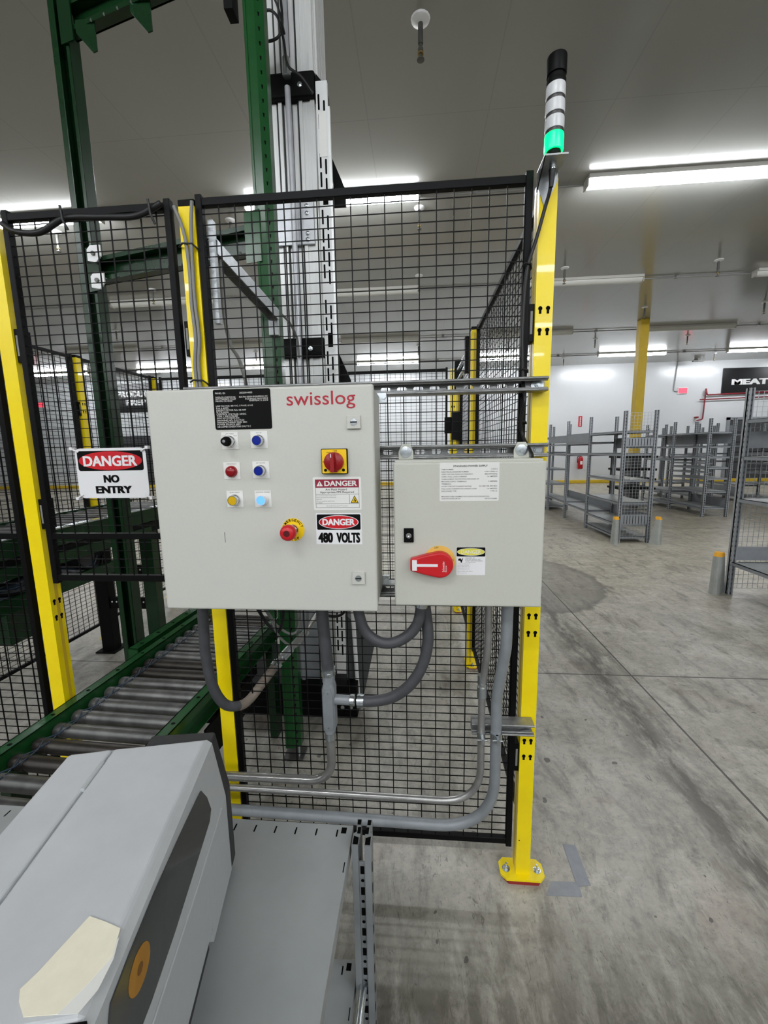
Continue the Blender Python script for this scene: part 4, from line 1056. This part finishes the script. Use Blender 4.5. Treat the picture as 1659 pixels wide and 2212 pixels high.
# ------------------------------------------------------------------ signal tower
t = thing('signal_tower', 'black and white stack light with lit green lens on top of the right post', 'signal light', (.105, -.055, 2.27))
cx, cy = .108, -.055
def ring(nm, z0_, z1_, r, mt, lab=None):
    o = M().lathe([(0, z0_), (r * .98, z0_), (r, z0_ + .002), (r, z1_ - .002), (r * .98, z1_), (0, z1_)], (cx, cy, 0), (0, 0, 1), mt, 28).build(nm, t)
    if lab: o['label'] = lab
ring('tower_base', 2.302, 2.322, .019, BLKM); ring('green_lens', 2.322, 2.361, .0245, GREENLIT, 'glowing green lens')
z = 2.361
for k in range(3):
    ring('black_ring', z, z + .009, .0238, NEUT); ring('clear_lens', z + .009, z + .038, .0245, CLEAR, 'frosted unlit lens'); z += .038
ring('black_ring', z, z + .012, .0245, BLKM); ring('sounder', z + .012, z + .024, .0215, BLKM); ring('top_cap', z + .024, z + .066, .025, BLK)
for k in range(3): pass
m = M(); f = Fr((0, -.0115, 0), (1, 0, 0), (0, 0, 1)); m.prism([(.082, 2.30), (.134, 2.30), (.134, 2.275), (.104, 2.212), (.100, 2.212), (.082, 2.26)], f, 0, .003, GALV)
m.box(.078, .138, -.085, -.0115, 2.298, 2.302, GALV); m.prism([(-.085, 2.298), (-.0115, 2.298), (-.0115, 2.25)], Fr((.079, 0, 0), (0, 1, 0), (0, 0, 1)), -.0015, .0015, BLKM)
m.build('mounting_bracket', t)
m = M(); m.cyl((cx, cy, 2.298), (cx, cy, 2.28), .009, ZINC, 12); m.cyl((cx, cy, 2.28), (cx - .002, cy + .004, 2.24), .0085, CBLK, 12, .006); m.build('cable_gland', t)

# ------------------------------------------------------------------ roller conveyor under the raised panel
RZ = -math.radians(2.7)
t = thing('roller_conveyor', 'green roller conveyor with steel rollers passing under the raised fence panel', 'conveyor', (-1.307, .1, 0), RZ)
YA, YE = -.56, .83
def rail(xa, xb, nm, ya=YA, ye=YE, z0=.535, z1=.64):
    m = M(); inner = 1 if xa < 0 else -1
    m.box(xa, xb, ya, ye, z1 - .004, z1, GRN); xi = xb if inner > 0 else xa
    m.box(min(xi, xi - inner * .004), max(xi, xi - inner * .004), ya, ye, z0, z1, GRN)
    xo = xa if inner > 0 else xb; m.box(min(xo, xo + inner * .004), max(xo, xo + inner * .004), ya, ye, z1 - .035, z1, GRN); m.box(xa, xb, ya, ye, z0, z0 + .004, GRN)
    y = ya + .06
    while y < ye - .03:
        m.prism(ell((xa + xb) / 2, y, .008, .006, 8), Fr((0, 0, z1), (1, 0, 0), (0, 1, 0)), 0, .0006, HOLE); y += .15
    y = ya + .05
    fi = Fr((xi + inner * .0001, 0, 0), (0, 1 if inner > 0 else -1, 0), (0, 0, 1))
    while y < ye - .03:
        m.prism(ell(y * (1 if inner > 0 else -1), z1 - .045, .009, .013, 10), fi, 0, .0006, HOLE if int(y * 13.3) % 3 else WHT); y += .15
    m.build(nm, t, True)
rail(-.25, -.208, 'side_rail'); rail(.208, .25, 'side_rail')
m = M(); m.box(-.33, -.275, .28, YE, .636, .64, GRN); m.box(-.33, -.326, .28, YE, .55, .64, GRN); m.box(-.279, -.275, .28, YE, .60, .64, GRN); m.box(-.33, -.275, .28, .284, .56, .64, GRN)
y = .34
while y < YE: m.prism(ell(-.302, y, .011, .006, 8), Fr((0, 0, .64), (1, 0, 0), (0, 1, 0)), 0, .0006, HOLE); y += .12
m.build('side_channel', t, True)
y = YA + .04; i = 0
while y < YE - .02:
    mt = ROLLD if i % 7 in (2, 3) else ROLL
    m = M(); c = (0, y, .598)
    prof = [(.0, -.204), (.012, -.204), (.019, -.2), (.0235, -.192), (.0235, -.172), (.021, -.17), (.021, -.163), (.0235, -.161), (.0235, -.146), (.021, -.144), (.021, -.137), (.0235, -.135), (.0235, .2), (.012, .204), (0, .204)]
    m.lathe(prof, c, (1, 0, 0), mt, 18); m.build('roller', t, True)
    if y + .075 < YE - .02:
        a, b = (-.1665, -.1405) if i % 2 else (-.1405, -.1665)
        mm = M(); r = .0225
        mm.tube([(a, y + .004, .598 + r), ((a + b) / 2 + .004, y + .0375, .598 + r - .004), (b, y + .071, .598 + r)], .0022, BAND, 6)
        mm.tube([(b, y + .004, .598 + r - .001), ((a + b) / 2 - .004, y + .0375, .598 + r - .008), (a, y + .071, .598 + r - .001)], .0022, BAND, 6)
        mm.build('drive_band', t, True)
    y += .075; i += 1
for yy in (-.35, .6):
    for xx in (-.235, .235): M().box(xx - .02, xx + .02, yy - .03, yy + .03, 0, .535, GRND).build('leg', t, True, .002)
M().box(-.2, .2, .1, .5, .42, .53, BLKM).build('drive_guard', t, True, .004)
M().box(.251, .256, -.33, -.08, .40, .515, PAPER).build('white_cover', t, True, .001); M().box(.251, .262, -.07, .3, .38, .52, BLKM).build('drive_cover', t, True, .002)

# exit conveyor on the left inside the enclosure
t = thing('transfer_conveyor', 'high green conveyor with grey rollers inside the enclosure, seen through the left fence', 'conveyor', (-2.47, 1.05, 0))
for nm, xa, xb in (('near_rail', -2.24, -2.2), ('far_rail', -2.74, -2.7)):
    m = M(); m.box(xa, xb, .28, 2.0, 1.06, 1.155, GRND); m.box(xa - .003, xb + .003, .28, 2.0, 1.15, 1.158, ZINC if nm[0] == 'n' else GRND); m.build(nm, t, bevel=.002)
y = .32
while y < 1.98: M().tube([(-2.7, y, 1.125), (-2.24, y, 1.125)], .024, ROLL, 12).build('roller', t); y += .085
m = M(); m.box(-2.72, -2.22, .3, 2.0, .98, 1.05, BLKM); m.build('belly_pan', t)
m = M(); m.box(-2.235, -2.205, .3, 1.5, .96, 1.02, GRND); m.build('lower_beam', t)
m = M(); m.box(-2.7, -2.25, .3, 1.15, .80, .83, BAND); m.box(-2.255, -2.225, .3, 1.15, .79, .86, GRND); m.build('cable_tray', t)
for k in range(5):
    mm = M(); mm.tube(smoothpath([(-2.28 - .06 * k, .35 + .05 * k, .9), (-2.26 - .05 * k, .55, .86 + .02 * (k % 3)), (-2.3 - .04 * k, .75 + .03 * k, .93 - .02 * (k % 2)), (-2.25 - .05 * k, 1.0, .85), (-2.3 - .04 * k, 1.12, .9)]), .009, (BAND if k % 2 else BLKM), 6); mm.build('loose_cable', t)
m = M(); m.cyl((-2.5, 1.0, .92), (-2.3, 1.0, .92), .06, DOORM, 14); m.build('motor', t)
for xx, mt in ((-2.71, BLKM), (-2.31, GRND)):
    m = M(); m.box(xx - .05, xx + .05, 1.56, 1.64, 0, 1.06, mt); m.box(xx - .08, xx + .08, 1.52, 1.68, 0, .012, BLKM); m.build('leg', t, bevel=.003)
for z in (.40, .66):
    m = M(); m.box(-2.66, -2.36, 1.57, 1.59, z - .045, z + .045, BLKM)
    for k in range(8): m.prism(ell(-2.64 + k * .037, z + .01, .007, .007, 8), Fr((0, 1.5699, 0), (1, 0, 0), (0, 0, 1)), 0, .0008, WHT)
    m.build('cross_brace', t)
M().box(-2.78, -2.62, .75, .95, .45, .82, GRND).build('drive_box', t, bevel=.005)

# ------------------------------------------------------------------ green lift frame
t = thing('lift_structure', 'tall green steel frame of the lift, two columns joined by cross beams', 'lift frame', (-1.4, .66, 0))
def column(x, y, ztop, w, d, nm, mt, side):
    m = M(); g = Fr((x, y, 0), (1, 0, 0), (0, 1, 0))
    if side > 0:
        k = w * .1
        poly = [(-w / 2, -d / 2), (k, -d / 2), (w / 2, -d / 2 + .022), (w / 2, d / 2), (-w / 2, d / 2)]
        m.prism(poly, g, .06, ztop, mt)
        f = Fr((x + k, y - d / 2, 0), (w / 2 - k, .022, 0), (0, 0, 1)); z = .1; u = (w / 2 - k) * .55
        while z < ztop - .05:
            m.prism([(u - .004, z), (u + .004, z), (u + .002, z - .014), (u - .002, z - .014)], f, .0003, .001, HOLE); z += .05
        m.box(x - w / 2 + .004, x - w / 2 + .012, y - d / 2 - .004, y - d / 2, .06, ztop, mt)
    else:
        m.box(x - w / 2, x - w / 2 + .03, y - d / 2, y - d / 2 + .006, 0, ztop, mt); m.box(x + w / 2 - .018, x + w / 2, y - d / 2, y - d / 2 + .006, 0, ztop, mt)
        m.box(x - w / 2, x - w / 2 + .006, y - d / 2, y + d / 2, 0, ztop, mt); m.box(x + w / 2 - .006, x + w / 2, y - d / 2, y + d / 2, 0, ztop, mt)
        m.box(x - w / 2, x + w / 2, y + d / 2 - .006, y + d / 2, 0, ztop, mt)
    m.build(nm, t, bevel=.004)
    mm = M(); mm.box(x - .05, x + .05, y - .045, y + .045, 0, .01, SPRK); mm.cyl((x + .03, y - .03, .01), (x + .03, y - .03, .07), .006, ZINC, 8); mm.build('foot_plate', t)
column(-.893, .55, 4.3, .075, .07, 'column', GRN, 1)
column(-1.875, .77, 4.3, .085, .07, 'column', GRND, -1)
def beam(z, h):
    m = M(); a, b = V((-1.83, .755, z)), V((-.93, .545, z)); d = (b - a).normalized(); nrm = V((d.y, -d.x, 0))
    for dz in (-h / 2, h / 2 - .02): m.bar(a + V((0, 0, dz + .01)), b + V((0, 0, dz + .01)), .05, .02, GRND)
    m.bar(a + V((nrm.x * -.02, nrm.y * -.02, 0)), b + V((nrm.x * -.02, nrm.y * -.02, 0)), .006, h, GRND)
    for k in range(1, 12):
        p_ = a + (b - a) * (k / 12) ; m.cyl(p_ + V((0, 0, -h / 2 + .001)) + nrm * .028, p_ + V((0, 0, -h / 2 + .006)) + nrm * .026, .005, ZINC, 6)
    m.build('cross_beam', t)
    for e, s_ in ((a, 1), (b, -1)):
        mm = M(); q = e + d * (.045 * s_); mm.bar(e - d * (.03 * s_) + nrm * .03, q + nrm * .03, .006, h + .09, GRN if s_ < 0 else GRND); mm.build('beam_bracket', t)
beam(2.44, .11); beam(3.5, .12)
for (x, y, z, nm) in ((-1.80, .70, 2.495, 'nut_plate'), (-1.795, .70, 2.375, 'nut_plate')):
    m = M(); f = Fr((x, y, z), (1, 0, 0), (0, 0, 1)); m.prism([(-.03, -.03), (.012, -.038), (.038, -.01), (.038, .038), (-.012, .038), (-.03, .02)], f, 0, .008, WHT); m.prism(ell(.004, 0, .01, .01, 6), f, .008, .018, SPRK); m.build(nm, t)
for (x, y) in ((-1.72, .71), (-1.42, .65)):
    m = M(); f = Fr((x, y, 3.42), (1, 0, 0), (0, 0, 1)); m.prism([(-.05, .04), (.04, .04), (.04, -.085), (.02, -.09), (-.05, -.01)], f, 0, .006, GRND); m.build('gusset_plate', t)
m = M(); m.box(-1.0, -.965, .50, .56, 3.25, 3.6, BLKM); m.build('sensor_box', t)
M().box(-.99, -.95, .54, .56, .74, .98, GRN).build('side_tab', t)

# ------------------------------------------------------------------ aluminium lift mast
MY = 1.0
t = thing('lift_mast', 'tall aluminium lift mast with black clamps standing on a black base', 'lift mast', (-.9, 1.1, 0))
m = M()
m.box(-1.035, -.765, MY + .03, MY + .30, .2, 4.6, ALU)
for u, w, d in ((-1.025, .022, .03), (-.99, .05, .022), (-.945, .018, .03), (-.915, .045, .012), (-.872, .03, .012), (-.838, .018, .03), (-.81, .04, .022), (-.778, .022, .03)):
    m.box(u - w / 2, u + w / 2, MY + .03 - d, MY + .031, .2, 4.6, ALU)
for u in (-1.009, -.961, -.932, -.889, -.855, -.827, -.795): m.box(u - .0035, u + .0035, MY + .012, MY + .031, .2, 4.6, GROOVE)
m.box(-.7655, -.7635, MY + .06, MY + .27, .2, 4.6, GROOVE)  # dark sheet puts the flank's dim reflection into the colour
for k in range(5): m.box(-.765, -.757, MY + .05 + k * .05, MY + .075 + k * .05, .2, 4.6, ALU)
m.build('mast_profile', t)
for z0_, z1_, in ((3.29, 3.40), (2.05, 2.15)):
    m = M(); m.box(-1.045, -.755, MY - .03, MY + .06, z0_, z1_, BLKM); o = m.build('clamp_block', t, bevel=.012)
    for u in (-1.015, -.83): M().lathe([(.012, 0), (.012, .006), (0, .008)], (u, MY - .03, (z0_ + z1_) / 2 - .01), (0, -1, 0), ZINC, 10).build('bolt', o)
    m = M(); m.prism([(-.75, z0_), (-.70, z0_ - .02), (-.70, z0_ + .03), (-.75, z1_ - .02)], Fr((0, MY, 0), (1, 0, 0), (0, 0, 1)), -.05, .03, BLKM); m.build('clamp_wing', t)
m = M(); m.box(-1.03, -.79, MY - .012, MY, 2.62, 2.83, ALUP); o = m.build('joint_plate', t)
for u in (-1.005, -.825):
    for z in (2.64, 2.67, 2.765, 2.80): M().lathe([(.011, 0), (.011, .006), (.006, .009), (0, .009)], (u, MY - .012, z), (0, -1, 0), ZINC, 6).build('bolt', o)
for z in (2.95, 1.97):
    m = M(); m.prism([(-.70, z + .12), (-.635, z - .03), (-.635, z - .11), (-.70, z - .11)], Fr((0, MY + .1, 0), (1, 0, 0), (0, 0, 1)), 0, .02, BLKM); m.build('black_gusset', t)
m = M(); m.box(-1.30, -.615, .86, 1.35, 0, .20, BLKM); m.box(-.70, -.615, .858, .87, .03, .12, BLK); o = m.build('base_frame', t, bevel=.004)
for u in (-.70, -.65): M().lathe([(.012, 0), (.012, .012), (0, .014)], (u, .858, .07), (0, -1, 0), ZINC, 6).build('anchor_bolt', o)
m = M(); m.box(-1.03, -.82, .92, 1.0, .2, .66, RACKD); m.box(-1.02, -1.0, .905, .92, .2, .66, RACK); m.box(-.95, -.93, .905, .92, .2, .66, RACK); m.build('motor_housing', t)  # housing in a darker grey, its shade put into the colour
m = M(); m.add([(-.72, .95, .62), (-.68, .92, .2), (-.60, .95, .03), (-.52, 1.05, .40), (-.70, 1.15, .62)], [(0, 1, 2, 3), (0, 3, 4)], DOORM); m.add([(-.70, .99, .6), (-.66, .97, .2), (-.60, .97, .05), (-.53, 1.07, .40)], [(3, 2, 1, 0)], DOORM); m.build('base_gusset', t)
M().tube([(-.66, .95, 1.2), (-.62, .93, .1)], .012, WHT, 12).build('white_pipe', t)
t = thing('cable_duct', 'white slotted cable duct running up beside the aluminium mast', 'cable duct', (-.71, .95, .235))
m = M(); m.box(-.742, -.686, .925, .945, .235, 3.31, DUCT); m.box(-.686, -.676, .925, .945, .9, 3.2, ALU)
f = Fr((0, .9248, 0), (1, 0, 0), (0, 0, 1)); z = 3.26; i = 0
while z > .3:
    k = i % 8
    if k == 5: m.prism([(-.724, z - .07), (-.698, z - .07), (-.698, z), (-.724, z)], f, 0, .0008, HOLE)
    elif k == 2: pass
    else:
        for u, dz in ((-.729, 0), (-.703, -.028)): m.prism(rrect(u - .0045, u + .0045, z - .074 + dz, z - .006 + dz, .004), f, 0, .0008, HOLE)
    z -= .085; i += 1
m.prism([(-.732, 2.98), (-.694, 2.98), (-.694, 3.18), (-.732, 3.18)], f, .0009, .0015, PAPER)
m.build('duct_body', t)
t = thing('mast_conduit', 'thin shiny vertical conduit clipped to the front of the mast', 'conduit', (-.88, .93, 1.0))
M().tube([(-.882, .93, 3.30), (-.878, .93, 2.9), (-.882, .93, 2.3), (-.886, .93, 1.0)], .014, ALUP, 12).build('pipe', t)
M().tube([(-.882, .93, 3.42), (-.882, .93, 3.345)], .02, ZINC, 12).build('coupling', t); M().tube([(-.882, .93, 4.3), (-.882, .93, 3.42)], .016, ALUP, 12).build('upper_pipe', t)
cable('black cable loop at the top of the thin mast conduit', [(-.90, .9, 3.8), (-.88, .89, 3.55), (-.90, .88, 3.47), (-.97, .88, 3.46), (-.99, .88, 3.52), (-.95, .88, 3.58), (-.90, .88, 3.55), (-.875, .88, 3.45), (-.86, .88, 3.35), (-.80, .88, 3.30), (-.75, .9, 3.24)], .006, CBLK)
cable('upper black cable crossing to the green column near the mast top', [(-1.0, .62, 3.62), (-.95, .8, 3.66), (-.90, .88, 3.60), (-.87, .88, 3.48)], .005, CBLK)
cable('two thin grey cables arching from the brace to the mast conduit', [(-.90, .45, 2.15), (-.89, .6, 2.17), (-.88, .75, 2.17), (-.875, .87, 2.12), (-.878, .905, 2.03)], .006, CABLE)
# slotted brace from fence to green column
t = thing('slotted_brace', 'galvanised slotted channel bracing the fence top to the green column', 'brace', (-.9, .3, 1.95))
a, b = V((-.898, .03, 2.20)), V((-.865, .50, 2.14)); d = (b - a)
m = M(); m.bar(a, b, .042, .004, GALV); m.bar(a + V((-.02, 0, -.02)), b + V((-.02, 0, -.02)), .003, .042, GALV); m.bar(a + V((.02, 0, -.02)), b + V((.02, 0, -.02)), .003, .042, GALV)
for k in range(1, 9): p_ = a + d * (k / 9.5); m.bar(p_ + V((0, 0, .0023)), p_ + d.normalized() * .028 + V((0, 0, .0023)), .012, .001, HOLE)
m.build('brace_channel', t)
m = M(); m.bar((-.888, .022, 2.25), (-.888, .022, 1.95), .016, .02, GALV, (0, 1, 0)); m.build('upright_channel', t)
M().box(-.89, -.85, .495, .515, 2.04, 2.15, GALV).build('end_plate', t)

# ------------------------------------------------------------------ bottom left: shelf unit with label printer
ZS = .75
t = thing('work_shelf', 'grey metal shelving unit in the foreground carrying the label printer', 'shelving', (-.9, -.81, 0))
def shelf_board(z, nm, xl=-1.46, xr=-.398, yb=-.557, yf=-1.06):
    m = M(); m.box(xl, xr, yf, yb, z - .003, z, SHELF); m.box(xr - .003, xr, yf, yb, z - .03, z - .0031, SHELF); m.box(xl, xr, yf, yf + .003, z - .04, z - .0031, SHELF); m.box(xl, xr, yb - .003, yb, z - .03, z - .0031, SHELF)
    f = Fr((0, 0, z), (1, 0, 0), (0, 1, 0))
    x = xr - .032; k = 0
    while x > xl + .03:
        m.prism([(x - .0016, yb - .028), (x + .0016, yb - .028), (x + .0016, yb - .012), (x - .0016, yb - .012)], f, 0, .0005, HOLE); x -= .0442
    m.prism([(xr - .024, yb - .02), (xr - .013, yb - .02), (xr - .013, yb - .006), (xr - .024, yb - .006)], f, 0, .0005, HOLE)
    m.prism([(xr - .006, yb - .10), (xr - .004, yb - .10), (xr - .004, yb - .08), (xr - .006, yb - .08)], f, 0, .0005, HOLE)
    m.build(nm, t, bevel=.0012, seg=1)
shelf_board(ZS, 'top_shelf'); shelf_board(.40, 'lower_shelf'); shelf_board(.08, 'bottom_shelf')
def upright(xc, yc, nm, mirror=1):
    m = M(); f = Fr((xc, yc, 0), (1, 0, 0), (0, 1, 0)); w = .0026
    for s_ in (-1, 1):
        path = [(.0195, -.03), (.0065, -.03), (.0065, -.012), (.005, -.01), (.005, .012), (.0065, .014), (.0065, .03), (.016, .03), (.016, .016), (.0135, .014), (.0135, 0), (.0195, -.004)]
        P_ = [(s_ * a, b) for a, b in path]
        m.prism(P_, f, 0, .765, UPR)
        m.prism([(s_ * .0175, -.0275), (s_ * .0072, -.0275), (s_ * .0072, -.013), (s_ * .0175, -.009)], f, .765, .7655, HOLE); m.prism([(s_ * .0118, -.004), (s_ * .005, -.004), (s_ * .005, .011), (s_ * .0118, .011)], f, .765, .7655, HOLE); m.prism([(s_ * .0142, .0165), (s_ * .0068, .0165), (s_ * .0068, .028), (s_ * .0142, .028)], f, .765, .7655, HOLE)
        ff = Fr((xc + s_ * .0202, yc, 0), (0, s_, 0), (0, 0, 1)); z = .05
        while z < .74: m.prism([(-.025 if s_ > 0 else .02, z), (-.02 if s_ > 0 else .025, z), (-.02 if s_ > 0 else .025, z + .02), (-.025 if s_ > 0 else .02, z + .02)], ff, 0, .0006, HOLE); z += .05
    m.box(xc - .0065, xc + .0065, yc - .022, yc - .02, 0, .72, UPR)
    f3 = Fr((0, yc - .0222, 0), (1, 0, 0), (0, 0, 1)); z = .05; k = 0
    while z < .71:
        if k % 2: m.prism(ell(xc, z, .0035, .0035, 10), f3, 0, .0006, HOLE)
        else: m.prism([(xc - .004, z - .009), (xc + .004, z - .009), (xc + .004, z + .009), (xc - .004, z + .009)], f3, 0, .0006, HOLE)
        z += .025; k += 1
    m.build(nm, t)
upright(-.3735, -.585, 'upright'); upright(-.3735, -1.03, 'upright'); upright(-1.478, -.585, 'upright'); upright(-1.478, -1.03, 'upright')
M().cyl((-.378, -.61, .42), (-.378, -1.0, .47), .009, ZINC, 10).build('tie_bar', t)

th = math.radians(11.5)
PO = V((-.613, -.674, ZS))
t = thing('label_printer', 'grey label printer with masking tape patch on the foreground shelf', 'label printer', PO)
fr_, lf = V((math.sin(th), -math.cos(th), 0)), V((-math.cos(th), -math.sin(th), 0))
def pp(a, l, z): return PO + fr_ * a + lf * l + V((0, 0, z))
Lp, Wp, Hp = .44, .262, .285
# body: cross section swept along the front direction
sec = [(0, .012), (0, .17), (.016, .278), (.024, Hp), (Wp - .012, Hp - .004), (Wp, Hp - .02), (Wp, .012)]
def sweep(m, sec_, a0, a1, mt):
    n = len(sec_); vs = [pp(a0, l, z) for l, z in sec_] + [pp(a1, l, z) for l, z in sec_]
    m.add(vs, [tuple(range(n)), tuple(range(2 * n - 1, n - 1, -1))] + [(i, n + i, n + (i + 1) % n, (i + 1) % n) for i in range(n)], mt)
m = M(); sweep(m, sec, .0, .118, PRNS); sweep(m, [(0, .038)] + sec[1:-1] + [(Wp, .038)], .1181, Lp, PRNS); m.build('printer_body', t)
m = M(); sweep(m, [(.018, .279), (.028, Hp + .004), (.1775, Hp + .003), (.1775, .279)], .004, .372, PRN); m.build('media_cover', t, bevel=.004, seg=3)
m = M(); sweep(m, [(.181, .277), (.181, Hp + .003), (Wp - .012, Hp), (Wp - .001, Hp - .018), (Wp - .001, .26)], .004, .40, PRN); m.build('fixed_cover', t, bevel=.004, seg=3)
m = M(); m.tube([pp(.036, .18, Hp + .002), pp(.092, .18, Hp + .002)], .0035, PRNS, 12); m.build('hinge', t)
m = M(); sweep(m, [(-.001, .012), (-.001, .17), (.018, .280), (.13, .284), (.13, .012)], -.030, -.001, PRND); m.build('rear_panel', t, bevel=.005)
m = M(); sweep(m, [(.008, -.0), (.008, .0375), (.24, .0375), (.24, 0)], .119, Lp, PRND); m.build('base_plinth', t)
# smoked window lying in the inclined upper side
fs0 = pp(0, -.0006, .17); nv = (lf * .016 + V((0, 0, .108))).normalized()
fwn = Fr(fs0, -fr_, nv)            # u runs to the rear so that the normal points outwards
def wz(z): return (z - .17) * .108 / .158 * 1.01
win = [(.083, .296), (.071, .262), (.068, .225), (.082, .212), (.108, .210), (.163, .207), (.236, .203), (.303, .205), (.345, .212), (.358, .232), (.361, .27), (.358, .300), (.350, .314), (.31, .317), (.25, .317), (.175, .310), (.1, .3)]
wpoly = [(-a, wz(z)) for a, z in win]
m = M(); m.prism([(x * 1.0, y) for x, y in wpoly], fwn, 0, .0015, SMOKE); m.build('smoked_window', t)['label'] = 'dark smoked side window'
m = M(); m.prism(ell(-.306, wz(.276), .023, .0165, 28), fwn, .0016, .0022, RIBBON); m.prism(ell(-.306, wz(.276), .006, .0045, 14), fwn, .0022, .0026, mat('ribbon_hub', (120, 78, 18), .5)); m.build('ribbon_core', t)['label'] = 'orange brown ribbon core behind the window'
m = M(); m.tube([fwn.p(-.03, .001, .0), fwn.p(-.17, -.001, .0), fwn.p(-.32, .004, .0)], .0018, PRN, 6); m.build('trim_line', t)
ftop = Fr(pp(0, 0, Hp + .0042), -fr_, -lf)
ftop = Fr(pp(0, 0, Hp + .0042), fr_, -lf) if Fr(pp(0, 0, 0), fr_, -lf).n.z > 0 else Fr(pp(0, 0, Hp + .0042), -fr_, -lf)
sg = 1 if ftop.u.dot(fr_) > 0 else -1
m = M(); m.prism([(sg * a, -l) for a, l in ((.283, .066), (.291, .046), (.300, .026), (.326, .021), (.346, .033), (.366, .048), (.364, .078), (.352, .090), (.342, .096), (.33, .088))], ftop, 0, .0008, TAPE); m.build('masking_tape', t)['label'] = 'torn cream masking tape on the cover'
m = M(); m.prism([(sg * a, -l) for a, l in ((.309, .023), (.328, .019), (.352, .021), (.368, .03), (.366, .05), (.352, .046), (.336, .034))], ftop, 0, .0006, PAPER); m.build('tape_residue', t)
m = M(); sweep(m, [(.02, .272), (.02, Hp + .002), (.2, Hp + .002), (.2, .272)], .3725, .378, BLKM); m.build('front_seam', t)

# grey tape strips on the floor
m = M(); m.prism([(.302, .137), (.35, .134), (.348, -.017), (.299, -.025)], Fr((0, 0, 0), (1, 0, 0), (0, 1, 0)), .0005, .0015, TAPEG)
tag(m.build('floor_tape'), 'upright strip of worn grey tape on the floor right of the corner post', 'floor tape', 'grey floor tape strips')
m = M(); m.prism([(.212, -.012), (.309, -.008), (.303, -.058), (.180, -.062)], Fr((0, 0, 0), (1, 0, 0), (0, 1, 0)), .0005, .0013, TAPEG)
tag(m.build('floor_tape'), 'short cross strip of worn grey tape on the floor in front of the corner post', 'floor tape', 'grey floor tape strips')
